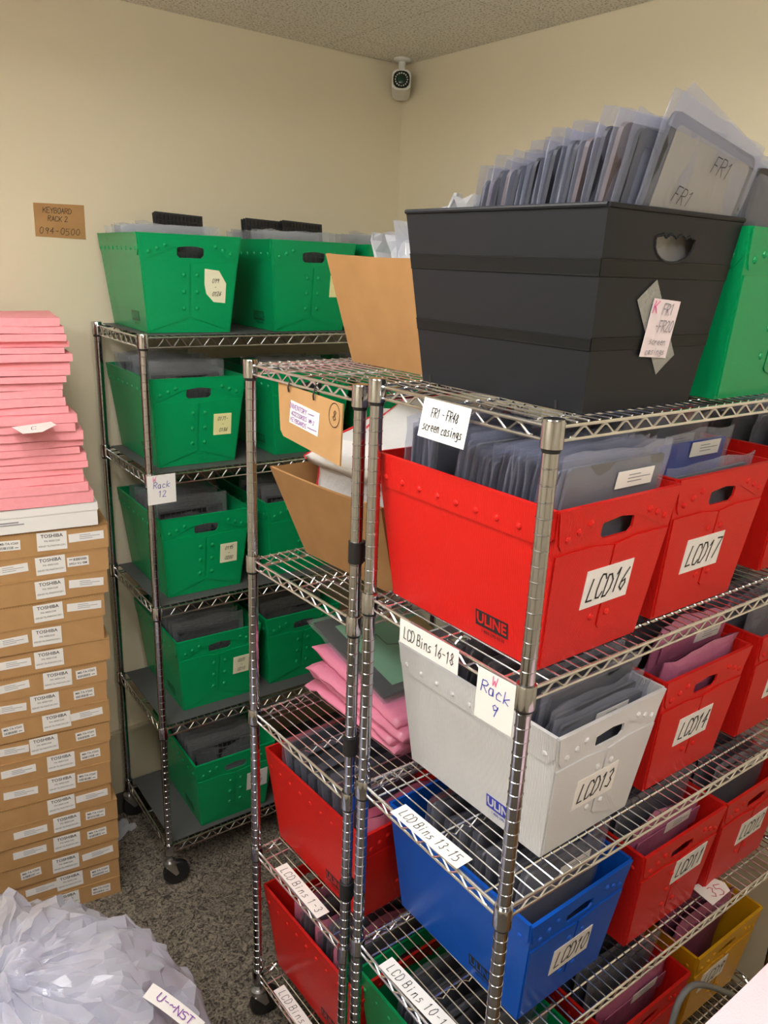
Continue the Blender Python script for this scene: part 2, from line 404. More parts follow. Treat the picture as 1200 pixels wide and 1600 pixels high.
def rack(P, rot, D, zs, gap, label):
    t = thing('wire_rack', label, 'rack', TR(P[0], P[1], 0, rot))
    z0 = zs[-1] - .035; pm = post_mesh(z0, zs[0] + .0225); sm = sleeve_mesh(); cm = collar_mesh(); sh = shelf_mesh(D, gap)
    cor = [(0, 0), (RL, 0), (0, D), (RL, D)]
    for x, y in cor:
        put('post', pm, t, TR(x, y, 0)); caster(t, x, y, z0 + .004)
    shelves = []
    for z in zs:
        s = put('wire_shelf', sh, t, TR(0, 0, z)); shelves.append(s)
        for x, y in cor:
            c = put('corner_sleeve', sm, s, TR(x, y, 0)); 
        for x, y in cor: put('sleeve_clip', cm, s, TR(x, y, 0))
    return t
Z9 = [2.0055, 1.579, 1.1396, .706, .20]; Z8 = [1.983, 1.495, 1.0546, .609, .157]; Z12 = [1.982, 1.554, 1.100, .647, .157]
rack9 = rack((.8817, .737), -.0177, .43, Z9, .021, 'front chrome wire rack holding the black bin and the bins marked LCD10 to LCD18')
rack8 = rack((.906, 1.2418), .0188, .43, Z8, .021, 'middle chrome wire rack with a hanging cardboard sign and brown boxes')
rack12 = rack((.8962, 2.3332), -.0376, .4565, Z12, .029, 'chrome wire rack on casters holding green bins against the back wall')
for z in (1.66, 1.20, .80):
    MB().lathe([(.0131, -.024), (.0165, -.023), (.0165, .023), (.0131, .024)], 16).box((.0165, 0, 0), (.008, .02, .044)).build('post_clip', M_blackrub, rack8, TR(0, 0, z), smooth=True)
for i, (z, nm) in enumerate(zip(Z12, ('top', 'second', 'third', 'fourth', 'bottom'))):
    m12 = TR(.8962, 2.3332, z + .0155, -.0376)
    l = MB().box((RL / 2, .4565 / 2, .001), (RL - .035, .4565 - .02, .002)).build('shelf_liner', M_liner, None, m12)
    tag(l, f'dark grey plastic liner lying on the {nm} shelf of the green-bin rack', 'shelf liner', 'shelf liners of the green-bin rack')

# ------------------------------------------------------------------ bins
def wall_frames(bw, bl, tw, tl_, h):
    F = {}
    F['near'] = (frame((0, -bl / 2, 0), (1, 0, 0), (0, -(tl_ - bl) / 2, h)), bw / 2, tw / 2, math.hypot(h, (tl_ - bl) / 2))
    F['far'] = (frame((0, bl / 2, 0), (-1, 0, 0), (0, (tl_ - bl) / 2, h)), bw / 2, tw / 2, math.hypot(h, (tl_ - bl) / 2))
    F['left'] = (frame((-bw / 2, 0, 0), (0, -1, 0), (-(tw - bw) / 2, 0, h)), bl / 2, tl_ / 2, math.hypot(h, (tw - bw) / 2))
    F['right'] = (frame((bw / 2, 0, 0), (0, 1, 0), ((tw - bw) / 2, 0, h)), bl / 2, tl_ / 2, math.hypot(h, (tw - bw) / 2))
    return F
DIM = (.265, .385, .320, .452, .287)
def holed(mb, M, wb, wt, L, hw, hb, ht, th, c=.008):
    """an end wall with a rounded hand hole cut through it, as two halves"""
    for s in (1, -1):
        pts = [(0, 0), (wb, 0), (wt, L), (0, L), (0, ht), (hw - c, ht), (hw, ht - c), (hw, hb + c), (hw - c, hb), (0, hb)]
        mb.prism([(s * x, y) for x, y in pts], -th, 0, M)
def storage_bin(mat, M, label, dims=DIM, logo=None, group=None, text=None, tpos=(.0, .13), tsize=(.125, .072), tmat=None, tilt=0, thh=.042, tpoly=None):
    bw, bl, tw, tl_, h = dims; F = wall_frames(*dims); th = .004
    t = thing('storage_bin', label, 'bin', M, group)
    b = MB()
    for k in ('near', 'far'):
        fm, wb, wt, L = F[k]; holed(b, fm, wb, wt, L, .042, L * .775, L * .775 + .034, th)
    for k in ('left', 'right'):
        fm, wb, wt, L = F[k]; b.prism([(-wb, 0), (wb, 0), (wt, L), (-wt, L)], -th, 0, fm)
    b.box((0, 0, .002), (bw - .002, bl - .002, .004))
    b.build('body', mat, t)
    for k in ('left', 'right'):
        fm, wb, wt, L = F[k]; f = MB(); d = .062
        e0 = wt - .004; e1 = wb + (wt - wb) * (1 - d / L) - .004
        f.prism([(-e0, L + .001), (e0, L + .001), (e1 + .004, L - d * .7), (e1 - .012, L - d), (-e1 + .012, L - d), (-e1 - .004, L - d * .7)], .0002, .0028, fm)
        for i in range(9): f.dome(.0062, .0034, fm @ TR((i / 8 - .5) * 1.84 * e1, L - .042, .0026))
        f.box((0, L + .0012, -.0005), (2 * e0, .0035, .0075), fm)
        f.build('side_flap', mat, t)
    for k in ('near', 'far'):
        fm, wb, wt, L = F[k]; f = MB(); w_ = wt - .001
        for s in (1, -1):
            f.prism([(s * x, y) for x, y in [(0, L + .001), (w_, L + .001), (w_ - .012, L - .055), (w_ - .020, L - .066), (w_ - .034, L - .066), (.055, L - .036), (0, L - .029)]], .0002, .0028, fm)
            for x in (.078, .103, .128): f.dome(.0068, .0040, fm @ TR(s * x, L - .022 - (x - .06) * .40, .0026))
        f.box((0, L + .0012, -.0005), (2 * w_, .0035, .0075), fm)
        f.build('end_flap', mat, t)
        q = MB()
        for s in (1, -1):
            q.prism([(s * x, y) for x, y in [(.0032, .052), (.010, .045), (wb - .004, .006), (wt * .93, L * .74), (.06, L * .745), (.0025, L * .72)]], .0002, .0032, fm)
            for y in (.075, .125, .175):
                if k == 'near' and text is not None and abs(y - tpos[1]) < tsize[1] / 2 + .008 and abs(s * .021 - tpos[0]) < tsize[0] / 2 + .008: continue
                q.dome(.0072, .0042, fm @ TR(s * .021, y, .0030))
        q.build('seam_panel', mat, t)
    if logo:
        fm, wb, wt, L = F['left']; pm, lm = logo
        g = MB().box((wb - .105, .045, .0006), (.078, .030, .0008), fm).build('printed_logo', pm, t)
        put('lettering', printed('ULINE', .029, lm, .03, .92), g, fm @ TR(wb - .105, .045, .0013))
        put('lettering', printed('1-800-295-5510', .0088, pm, .01), g, fm @ TR(wb - .102, .022, .0009))
    if text is not None:
        fm, wb, wt, L = F['near']
        p = sheet('paper_label', tsize[0], tsize[1], tmat or M_paper, t, fm @ TR(tpos[0], tpos[1], .0046, R(tilt)), tpoly, th=.0012)
        if text: write(p, text, thh, fit=tsize[0] * .80, wd=.0034 if thh > .03 else .0013, mat=M_ink, seed=sum(map(ord, text)) % 97, shear=.22, width=.46)
    return t
def binM(x, ynear, z, rz=0, dims=DIM): return TR(x, ynear, z, rz) @ TR(0, dims[1] / 2, 0)
def S(zs, i): return zs[i] + .0157
GB, RB_, BB, WB = (M_key, M_green), (M_ink, M_red), (M_ink, M_blue), (M_inkb, M_white)
dkgreen = principled('dark_green_print', (.002, .06, .02), .5)
GB = (dkgreen, M_green)
bins = {}
def lcd(n, mat, x, yn, z, cname, where, logo=None, rz=-.0177, **k):
    bins[n] = storage_bin(mat, binM(x, yn, z, rz), f'{cname} plastic bin marked {n}, {where}', logo=logo, text=n, **k)
lcd('LCD16', M_red, 1.068, .765, S(Z9, 1), 'bright red', 'beside the front post', RB_, rz=0, tpos=(.004, .134))
lcd('LCD17', M_red, 1.408, .778, S(Z9, 1), 'red', 'beside the LCD16 bin', RB_, tpos=(-.02, .125))
lcd('LCD18', M_red, 1.850, .80, S(Z9, 1), 'red', 'cut off at the picture edge', RB_)
lcd('LCD13', M_white, 1.162, .786, S(Z9, 2), 'frosted white', 'behind the front post', WB, rz=0, tpos=(-.012, .125))
lcd('LCD14', M_red, 1.500, .792, S(Z9, 2), 'red', 'next to the white bin', RB_, tpos=(-.006, .135))
lcd('LCD15', M_red, 1.872, .79, S(Z9, 2), 'red', 'at the far end of its shelf', RB_)
lcd('LCD10', M_blue, 1.172, .804, S(Z9, 3), 'royal blue', 'low behind the front post', BB, rz=0, tpos=(.0, .125))
lcd('LCD11', M_red, 1.518, .786, S(Z9, 3), 'red', 'next to the blue bin', RB_, tpos=(.050, .170))
lcd('LCD12', M_red, 1.842, .78, S(Z9, 3), 'red', 'second from the blue bin', RB_, tpos=(.02, .14))
lcd('LCD7', M_green, 1.125, .84, S(Z9, 4), 'green', 'low under the blue bin', GB, rz=0)
lcd('LCD8', M_red, 1.500, .785, S(Z9, 4), 'red', 'low under the LCD11 bin', RB_)
lcd('LCD9', M_yellow, 1.875, .79, S(Z9, 4), 'yellow', 'on the bottom shelf', None, tpos=(-.04, .16))
bins['LCD1'] = storage_bin(M_red, binM(1.118, 1.292, S(Z8, 3), .0188), 'tall red bin under the pile of pink pouches on the middle rack', logo=RB_)
bins['LCD2'] = storage_bin(M_blue, binM(1.50, 1.292, S(Z8, 3), .0188), 'blue bin on the middle rack, behind the blue bin marked LCD10', logo=BB)
bins['LCD4'] = storage_bin(M_red, binM(1.10, 1.275, S(Z8, 4), .0188), 'red bin on the bottom shelf of the middle rack by the lowest paper strip', logo=RB_)
bins['LCD5'] = storage_bin(M_red, binM(1.48, 1.275, S(Z8, 4), .0188), 'red bin at the foot of the middle rack, second along its bottom shelf', logo=RB_)
bins['GR'] = storage_bin(M_green, binM(1.462, .752, S(Z9, 0), -.0177), 'green corrugated bin of bagged casings beside the black bin', logo=GB)
gp = [(-.034, .055), (.012, .050), (.036, .012), (.034, -.048), (-.004, -.045), (-.028, -.02), (-.034, .008)]
def g12(key, x, yn, lvl, label, text=None, tpos=(.075, .13), tmat=M_cream, rz=-.05, **k):
    bins[key] = storage_bin(M_green, binM(x, yn, Z12[lvl] + .0185, rz), label, logo=GB, text=text, tpos=tpos, tsize=k.pop('tsize', (.062, .072)), tmat=tmat, thh=.0125, **k)
g12('g00', 1.068, 2.380, 0, 'green bin with a cut-corner cream note reading 099 0126, top shelf by the back wall', '099\n-\n  0126', (.078, .140), rz=-.085, tpoly=gp)
g12('g01', 1.490, 2.352, 0, 'green bin with a yellow note, second on the top shelf under black keyboards', '01\n-\n01', (.098, .150), M_ynote)
g12('g02', 1.860, 2.335, 0, 'green bin third along the top shelf, behind the brown top box')
g12('g10', 1.085, 2.392, 1, 'green bin with a yellow note reading 0171 to 0186, just under the top shelf', '0171-\n-\n 0186', (.082, .132), M_ynote)
g12('g11', 1.500, 2.372, 1, 'green bin behind the hanging cardboard sign')
g12('g12', 1.865, 2.352, 1, 'green bin seen over the red LCD16 bin and the white mailers')
g12('g20', 1.092, 2.382, 2, 'green bin with a pale note beside the paper reading Rack 12', '0195\n-\n0200', (.082, .135))
g12('g21', 1.480, 2.372, 2, 'green bin behind the lower brown box on the middle rack')
g12('g30', 1.132, 2.388, 3, 'green bin with a torn cream note reading 0201, second shelf up', '0201\n-\n0210', (.085, .140))
g12('g31', 1.482, 2.384, 3, 'green bin behind the pile of pink bags')
g12('g40', 1.168, 2.352, 4, 'green bin with a white paper label reading 0291, on the bottom shelf', '0291\n-0300', (.090, .140), M_paper, tsize=(.085, .08))

# the black plastic bin
BD = (.285, .378, .352, .440, .298)
def black_bin():
    bw, bl, tw, tl_, h = BD; F = wall_frames(*BD)
    t = thing('storage_bin', 'large black plastic bin with a scalloped hand hole on top of the front rack', 'bin', binM(1.122, .766, S(Z9, 0), 0, BD))
    b = MB()
    for k in ('near', 'far'):
        fm, wb, wt, L = F[k]; c = L * .845
        arc = [(.052 * math.cos(a), c + .004 - .030 * math.sin(a)) for a in [math.pi * i / 10 for i in range(11)]]
        low = [p for p in arc]
        top = []
        for i in range(25):
            x = -.052 + .104 * i / 24; top.append((x, c + .010 + .0055 * abs(math.sin((i / 24) * math.pi * 4)) * (1 if 3 < i < 21 else .5)))
        rg = [(x, y) for x, y in low if x > 1e-6]; rt_ = [(x, y) for x, y in top if x > 1e-6]
        ylow = c + .004 - .030; ytop = c + .010
        b.prism([(0, 0), (wb, 0), (wt, L), (0, L), (0, ytop)] + rt_ + rg + [(0, ylow)], -.003, 0, fm)
        lg = [(x, y) for x, y in low if x < -1e-6][::-1]; lt = [(x, y) for x, y in top if x < -1e-6][::-1]
        b.prism([(0, 0), (-wb, 0), (-wt, L), (0, L), (0, ytop)] + lt + lg + [(0, ylow)], -.003, 0, fm)
        rim = [(x, y) for x, y in top[::-1]] + [(x, y) for x, y in arc[::-1]]
        b.tube([fm @ Vector((x, y, 0)) for x, y in rim], .0022, 6)
    for k in ('left', 'right'):
        fm, wb, wt, L = F[k]
        b.prism([(-wb, 0), (wb, 0), (wt, L), (-wt, L)], -.003, 0, fm)
    b.box((0, 0, .002), (bw - .002, bl - .002, .004))
    b.build('body', M_black, t)
    rim = MB(); z = h
    c4 = [(-tw / 2, -tl_ / 2), (tw / 2, -tl_ / 2), (tw / 2, tl_ / 2), (-tw / 2, tl_ / 2)]
    for (xa, ya), (xb, yb) in zip(c4, c4[1:] + c4[:1]): rim.tube([(xa, ya, z), (xb, yb, z)], .004, 8)
    rim.build('rim', M_black, t, smooth=True)
    for v0, v1 in ((.205, .228), (.098, .115)):
        g = MB()
        for k in ('near', 'far', 'left', 'right'):
            fm, wb, wt, L = F[k]; w0 = wb + (wt - wb) * v0 / L; w1 = wb + (wt - wb) * v1 / L
            g.prism([(-w0, v0), (w0, v0), (w1, v1), (-w1, v1)], .0001, .0012, fm)
            for v in (v0, v1): g.tube([fm @ Vector((-(wb + (wt - wb) * v / L), v, 0)), fm @ Vector((wb + (wt - wb) * v / L, v, 0))], .0018, 6)
        g.build('band', M_black2, t)
    fm, wb, wt, L = F['left']; n = MB()
    for x in (-wb + .022, wb - .052): n.box((x, .007, .0006), (.006, .014, .001), fm)
    n.build('foot_notch', M_ink, t)
    fm, wb, wt, L = F['near']
    tp = sheet('clear_tape', .05, .15, film('tape_film', (.93, .94, .9), (.5, .5, .48), .72, (60, .5, .003)), t, fm @ TR(-.002, .128, .0025, R(38)), bend=.0006)
    p = sheet('paper_label', .072, .090, principled('pinkish_paper', (.80, .70, .74), .8), t, fm @ TR(.004, .128, .0048, R(-4)), bend=.0008)
    write(p, 'FR1\n-FR20', .017, .0016, M_inkg, OFF @ TR(.006, .018, .001), seed=5, fit=.046)
    write(p, 'K', .017, .002, M_inkp, OFF @ TR(-.028, .032, .001), seed=5)
    write(p, 'screen\ncasings', .010, .0011, M_inkg, OFF @ TR(.0, -.027, .001), seed=6, fit=.058)
    return t
bins['BLK'] = black_bin()

# cardboard tapered trays
def card_tray(M, dims, label):
    bw, bl, tw, tl_, h = dims; F = wall_frames(*dims)
    t = thing('cardboard_tray', label, 'box', M)
    b = MB()
    for k in F:
        fm, wb, wt, L = F[k]; n = 10
        sag = .006 if k in ('left', 'right') else .003
        top = [(wt - 2 * wt * i / n, L - sag * math.sin(math.pi * i / n)) for i in range(n + 1)]
        b.prism([(-wb, 0), (wb, 0)] + top, -.005, 0, fm)
    b.box((0, 0, .003), (bw - .002, bl - .002, .006))
    b.build('body', M_tray, t)
    fm, wb, wt, L = F['near']
    e = MB()
    for k in F:
        fm, wb, wt, L = F[k]; e.prism([(wt - .001, L + .0004), (wt - .012, L + .0008), (wt - .012, L - .004), (wt - .001, L - .003)], -.006, .001, fm)
    e.build('torn_edge', M_cardd, t)
    return t
trayT = card_tray(TR(1.285, 1.425, S(Z8, 0), .03), (.29, .345, .400, .43, .248), 'brown cardboard tray of white plastic bags on top of the middle rack')
trayB = card_tray(TR(1.205, 1.468, S(Z8, 1), .06), (.33, .345, .50, .42, .232), 'brown cardboard tray of white mailers under the hanging cardboard sign')
bins['BL8'] = storage_bin(M_blue, binM(1.66, 1.272, S(Z8, 1), .0188), 'blue bin standing past the tray of white mailers')

# ------------------------------------------------------------------ bagged contents
def bag_mesh(wb, wt, h, th, seed, mat, top=.03, cr=.004, nx=9, nz=11, flat=False):
    """a flat bag: two crumpled skins closed along the sides, pinched at the open top"""
    off = Vector((seed * 3.7, seed * 1.3, 0)); vs = []; fs = []
    for side in (-1, 1):
        for j in range(nz + 1):
            f = j / nz; z = f * h; wd = wb + (wt - wb) * f
            tk = th / 2 if z < h - top else th / 2 * max(.12, (h - z) / top)
            for i in range(nx + 1):
                x = (i / nx - .5) * wd; ed = min(1, min(i, nx - i) / 1.2 + .25)
                q = Vector((x * 22, z * 22, side * 1.5)) + off
                y = side * (tk * ed + cr * .5 * noise.noise(q)) + cr * (2.2 * noise.noise(Vector((x * 9, z * 9, 0)) + off) if z > h - top else 0)
                zz = z + (cr * 1.5 * noise.noise(Vector((x * 14, 7, seed))) if j == nz else 0)
                vs.append((x + cr * .6 * noise.noise(Vector((z * 30, side, seed))) * (1 if i in (0, nx) else 0), y, zz))
    n1 = (nx + 1) * (nz + 1)
    for j in range(nz):
        for i in range(nx):
            a = j * (nx + 1) + i; q = (a, a + 1, a + nx + 2, a + nx + 1)
            fs.append(q); fs.append(tuple(n1 + t for t in q[::-1]))
        for i in (0, nx):
            a = j * (nx + 1) + i; b = a + nx + 1; fs.append((a, b, n1 + b, n1 + a) if i == 0 else (b, a, n1 + a, n1 + b))
    for i in range(nx): fs.append((i + 1, i, n1 + i, n1 + i + 1))
    mb = MB(); mb.add(vs, fs)
    return mb.mesh('plastic_bag', mat, flat)
def rounded(wd, z0, z1, r=.012):
    p = []
    for cx, cz, a0 in ((wd / 2 - r, z0 + r, -90), (wd / 2 - r, z1 - r, 0), (-wd / 2 + r, z1 - r, 90), (-wd / 2 + r, z0 + r, 180)):
        for k in range(4): a = R(a0 + 30 * k); p.append((cx + r * math.cos(a), cz + r * math.sin(a)))
    return p
XZ = frame((0, 0, 0), (1, 0, 0), (0, 0, 1))     # local x-y drawn on the x-z plane, facing -y
PROTO = {}
def proto(kind, seed):
    """meshes of one bagged article, made once: [(part name, mesh, parent index, matrix)]"""
    k = (kind, seed)
    if k in PROTO: return PROTO[k]
    P = []
    if kind in ('screen', 'bluescreen', 'small'):
        H = {'screen': .338, 'bluescreen': .335, 'small': .295}[kind] + (0, -.012, .006, -.006, .003)[seed % 5]; m = M_bluep if kind == 'bluescreen' else (M_screenb if seed % 3 else M_screen)
        P.append(('screen_panel', MB().prism(rounded(.246, .014, H, .008), -.0028, .0028, XZ).mesh('screen_panel', m), None))
        P.append(('bottom_board', MB().box((0, -.0035, .03), (.22, .002, .022)).mesh('bottom_board', M_pcb), 0))
        P.append(('plastic_bag', bag_mesh(.250, .290, H + .022, .0105, seed, M_film, .03, .005, 12, 14), None))
    elif kind == 'casing':
        H = .385
        fr = MB(); o = rounded(.254, .024, H, .014); i = rounded(.214, .055, H - .022, .006)
        n = len(o)
        for a in range(n):
            b = (a + 1) % n; fr.prism([o[a], o[b], i[b], i[a]], -.0035, .0035, XZ)
        P.append(('bezel', fr.mesh('bezel', M_bezel), None))
        P.append(('hinge_cover', MB().box((-.09, -.005, .035), (.03, .006, .018)).box((.09, -.005, .035), (.03, .006, .018)).mesh('hinge_cover', M_bezelb), 0))
        P.append(('plastic_bag', bag_mesh(.256, .292, H + .022, .010, seed, M_film, .028, .005, 12, 12), None))
    elif kind == 'lid':
        H = .385
        P.append(('lid_panel', MB().prism(rounded(.252, .020, H, .014), -.004, .004, XZ).mesh('lid_panel', M_bezelb if seed % 2 else M_bezel), None))
        P.append(('hinge_cover', MB().box((-.09, -.006, .035), (.03, .006, .018)).box((.09, -.006, .035), (.03, .006, .018)).mesh('hinge_cover', M_bezel), 0))
        P.append(('plastic_bag', bag_mesh(.256, .284, H + .014, .011, seed, M_film, .02, .005, 12, 12), None))
    elif kind == 'keyboard':
        H = .285; kb = MB()
        P.append(('key_plate', MB().box((0, 0, H - .062), (.232, .003, .105)).mesh('key_plate', M_bezel), None))
        for r_ in range(5):
            for c in range(12): kb.box((-.103 + c * .0187, -.003, H - .102 + r_ * .0195), (.0160, .004, .0160))
        P.append(('keys', kb.mesh('keys', M_key), 0))
        P.append(('plastic_bag', bag_mesh(.240, .27, H + .03, .012, seed, M_filmc, .05, .006), None))
    elif kind in ('pink', 'mauve'):
        P.append(('bubble_pouch', bag_mesh(.252, .275, .315, .026, seed, M_pbag if kind == 'pink' else M_ppurple, .03, .008, flat='all'), None))
        P.append(('taped_flap', MB().box((0, -.0155, .25), (.245, .002, .05)).mesh('taped_flap', M_ppurple if kind == 'mauve' else M_pbag), 0))
    elif kind == 'mailer':
        P.append(('mailer_body', bag_mesh(.30, .34, .285, .026, seed, M_poly, .035, .008, 12, 11, 'all'), None))
        for sx in (-1, 1):
            e = MB(); e.tube([(sx * (.149 + .020 * z / .27), .002 * math.sin(z * 40), z) for z in [.27 * k / 8 for k in range(9)]], .007, 6)
            P.append(('red_edge', e.mesh('red_edge', M_redtape), 0))
    elif kind == 'poly':
        P.append(('poly_bag', bag_mesh(.18, .25, .28, .032, seed, M_filmw, .12, .020), None))
        P.append(('poly_lining', bag_mesh(.16, .20, .235, .020, seed + 9, M_poly, .05, .012), 0))
    PROTO[k] = P
    return P
NAMES = {'screen': 'bagged_screen', 'bluescreen': 'bagged_screen', 'small': 'bagged_screen', 'casing': 'bagged_casing', 'lid': 'bagged_casing', 'keyboard': 'bagged_keyboard', 'pink': 'antistatic_pouch', 'mauve': 'antistatic_pouch', 'mailer': 'bubble_mailer', 'poly': 'plastic_pouch'}
CATS = {'bagged_screen': 'screen', 'bagged_casing': 'casing', 'bagged_keyboard': 'keyboard', 'antistatic_pouch': 'pouch', 'bubble_mailer': 'mailer', 'plastic_pouch': 'bag'}
def asset_label(parent, M, lw=.098, lh=.030, th=.001):
    p = sheet('asset_label', lw, lh, M_paper, parent, M, th=th); p['label'] = 'white printed sticker'
    q = MB()
    for k, (y, l0, l1) in enumerate(((.007, -.02, .012), (.001, -.02, .040), (-.005, -.02, .018))): q.box(((l0 + l1) / 2, y, .0006), (l1 - l0, .0016, .0002))
    q.box((-.036, 0, .0006), (.016, .016, .0001)) if False else None
    q.build('lettering', M_inkg, p)
    return p
def article(kind, seed, M, label, group=None, sticker=None):
    nm = NAMES[kind]; t = thing(nm, label, CATS[nm], M, group); objs = []
    for name, me, par in proto(kind, seed):
        objs.append(put(name, me, t if par is None else objs[par]))
    if sticker: asset_label(t, frame((sticker[0], sticker[2], sticker[1]), (1, sticker[3], 0), (0, 0, 1)))
    return t
def fill(b, kinds, n, y0, dy, lean, label, group, front=None, top=1.0, z=.006, sticker=None, dl=0, xj=.002, sink=0, rzj=.008):
    """file n articles along bin b from its near end, each leaning towards that end"""
    B = bins[b].matrix_world if isinstance(b, str) else b.matrix_world
    for i in range(n):
        k = kinds[i % len(kinds)] if not (front and i == 0) else front[0]
        l = lean + dl * i + rnd.uniform(-.6, .6)
        M = B @ TR(rnd.uniform(-xj, xj), y0 + dy * i + rnd.uniform(-.002, .002), z, rnd.uniform(-rzj, rzj), R(l), R(rnd.uniform(-1.0, 1.0))) @ Matrix.Diagonal((1, 1, top - sink * i + rnd.uniform(-.012, .012), 1))
        st = sticker if (sticker and i == 0) else None
        article(k, rnd.randrange(5), M, front[1] if (front and i == 0) else label, None if (front and i == 0) else group, st)
def F_(n): return f'clear-bagged flat screen filed behind the front one in the bin marked {n}', f'screens in bin {n}'
ST = (.045, .308, -.0085, 0)
fill('LCD16', ['screen'], 16, -.150, .0150, 9, *F_('LCD16'), front=('screen', 'front bagged grey screen with a white sticker in the bin marked LCD16'), sticker=ST, xj=.003)
for i in range(5):
    article('screen', i, bins['LCD16'].matrix_world @ TR(rnd.uniform(-.003, .003), .112 + i * .0165, .006, 0, R(3)), 'bagged screen in the group at the far end of the bin marked LCD16', 'far screens in bin LCD16')
fill('LCD17', ['screen'], 1, -.155, .026, 8, *F_('LCD17'), front=('small', 'low grey bagged screen at the front of the bin marked LCD17'), xj=.002)
article('bluescreen', 1, bins['LCD17'].matrix_world @ TR(0, -.098, .006, 0, R(7)), 'blue bagged panel with a white sticker in the bin marked LCD17', None, ST)
fill('LCD17', ['screen'], 6, -.045, .030, 6, 'dark bagged screen filed behind the blue panel in the bin marked LCD17', 'screens behind the blue panel in LCD17', sticker=ST)
fill('LCD18', ['screen'], 5, -.13, .05, 8, *F_('LCD18'), front=('screen', 'front clear-bagged screen in the bin marked LCD18'), sticker=ST)
fill('LCD13', ['screen', 'small'], 16, -.155, .0200, 9, *F_('LCD13'), front=('small', 'front dark bagged screen with a cream sticker in the bin marked LCD13'), sticker=(.02, .268, -.0085, 0))
fill('LCD14', ['screen'], 6, -.045, .033, 8, 'dark bagged screen behind the mauve pouches in the bin marked LCD14', 'screens in bin LCD14')
article('mauve', 0, bins['LCD14'].matrix_world @ TR(.004, -.150, .006, 0, R(9)), 'plain mauve antistatic pouch at the front of the bin marked LCD14')
article('mauve', 2, bins['LCD14'].matrix_world @ TR(.014, -.108, .062, .02, R(9), R(2)), 'mauve pouch with a white sticker behind the front pouch in the bin marked LCD14', None, (.05, .262, -.018, 0))
fill('LCD15', ['screen'], 6, -.14, .05, 6, *F_('LCD15'), front=('screen', 'front dark bagged screen in the bin marked LCD15'), sticker=ST)
fill('LCD10', ['screen'], 11, -.135, .028, 6, *F_('LCD10'), front=('screen', 'front dark screen with a white sticker in the blue bin marked LCD10'), sticker=(.03, .300, -.0085, 0))
fill('LCD11', ['screen'], 8, -.13, .036, 7, *F_('LCD11'), front=('mauve', 'dusky pouch with a white sticker at the front of the bin marked LCD11'), sticker=(.03, .272, -.018, 0))
fill('LCD12', ['screen'], 7, -.13, .042, 7, *F_('LCD12'), front=('screen', 'front bagged screen with a white sticker in the bin marked LCD12'), sticker=ST)
fill('LCD7', ['small', 'screen'], 8, -.12, .034, 5, *F_('LCD7'))
fill('LCD8', ['screen'], 8, -.13, .038, 7, *F_('LCD8'), front=('mauve', 'dusky pouch with a white sticker at the front of the bin marked LCD8'), sticker=(.03, .272, -.018, 0))
fill('LCD9', ['mauve'], 5, -.11, .05, 6, 'mauve pouch filed behind the front one in the yellow bin', 'pouches in the yellow bin', front=('mauve', 'front mauve pouch with a white sticker in the yellow bin'), sticker=(.03, .272, -.018, 0))
fill('LCD1', ['screen', 'small'], 8, -.09, .034, -4, 'clear-bagged screen in the tall red bin under the pink bags', 'screens in the tall red bin', sticker=None)
for i in range(2): article('pink', i, bins['LCD1'].matrix_world @ TR(.01, -.165 + .035 * i, .006, 0, R(8)), 'pink pouch at the near end of the tall red bin under the pink bags', 'pink pouches in the tall red bin')
fill('LCD2', ['screen'], 5, -.12, .05, 5, 'clear-bagged screen in the blue bin of the middle rack', 'screens in the hidden blue bin')
fill('LCD4', ['screen', 'small', 'pink'], 9, -.14, .031, 4, 'bagged part filed in the red bin on the bottom shelf of the middle rack', 'bagged parts in the lowest red bin')
fill('LCD5', ['mauve', 'screen'], 5, -.12, .05, 5, 'bagged part filed in the red bin at the foot of the middle rack', 'bagged parts in the hidden red bin')
# black bin: casings, tall at the near end and lower towards the back
fill('BLK', ['lid', 'casing'], 14, -.095, .0190, 12, 'bagged dark screen casing filed behind the front one in the black bin', 'casings in the black bin', top=1.065, sink=.0125, xj=.003, rzj=.004, z=.009)
t = article('casing', 3, bins['BLK'].matrix_world @ TR(.008, -.152, .038, .04, R(10), R(9)), 'front bagged screen bezel marked FR1 leaning in the black bin')
MB().prism(rounded(.225, .05, .37, .01), .0045, .0055, XZ).build('inner_film', film('grey_film', (.9, .9, .9), (.36, .35, .34), .5), t)
write(t, 'FR1', .024, .0016, M_ink, XZ @ TR(.02, .345, .0135), seed=4, shear=.3)
write(t, 'FR1', .022, .0015, M_ink, XZ @ TR(-.055, .285, .0135), seed=8, shear=.4)
article('casing', 1, bins['BLK'].matrix_world @ TR(.002, -.122, .022, .02, R(11), R(4)), 'second bagged bezel behind the one marked FR1')
sheet('bag_flap', .29, .10, M_film, t, XZ @ TR(-.012, .385, .006, R(2)), [(-.125, -.02), (.145, -.02), (.150, .004), (.05, .020), (-.10, .042), (-.118, .02)])
fill('GR', ['lid', 'casing'], 8, -.14, .036, 9, 'bagged casing standing in the green bin beside the black bin', 'casings in the green bin')
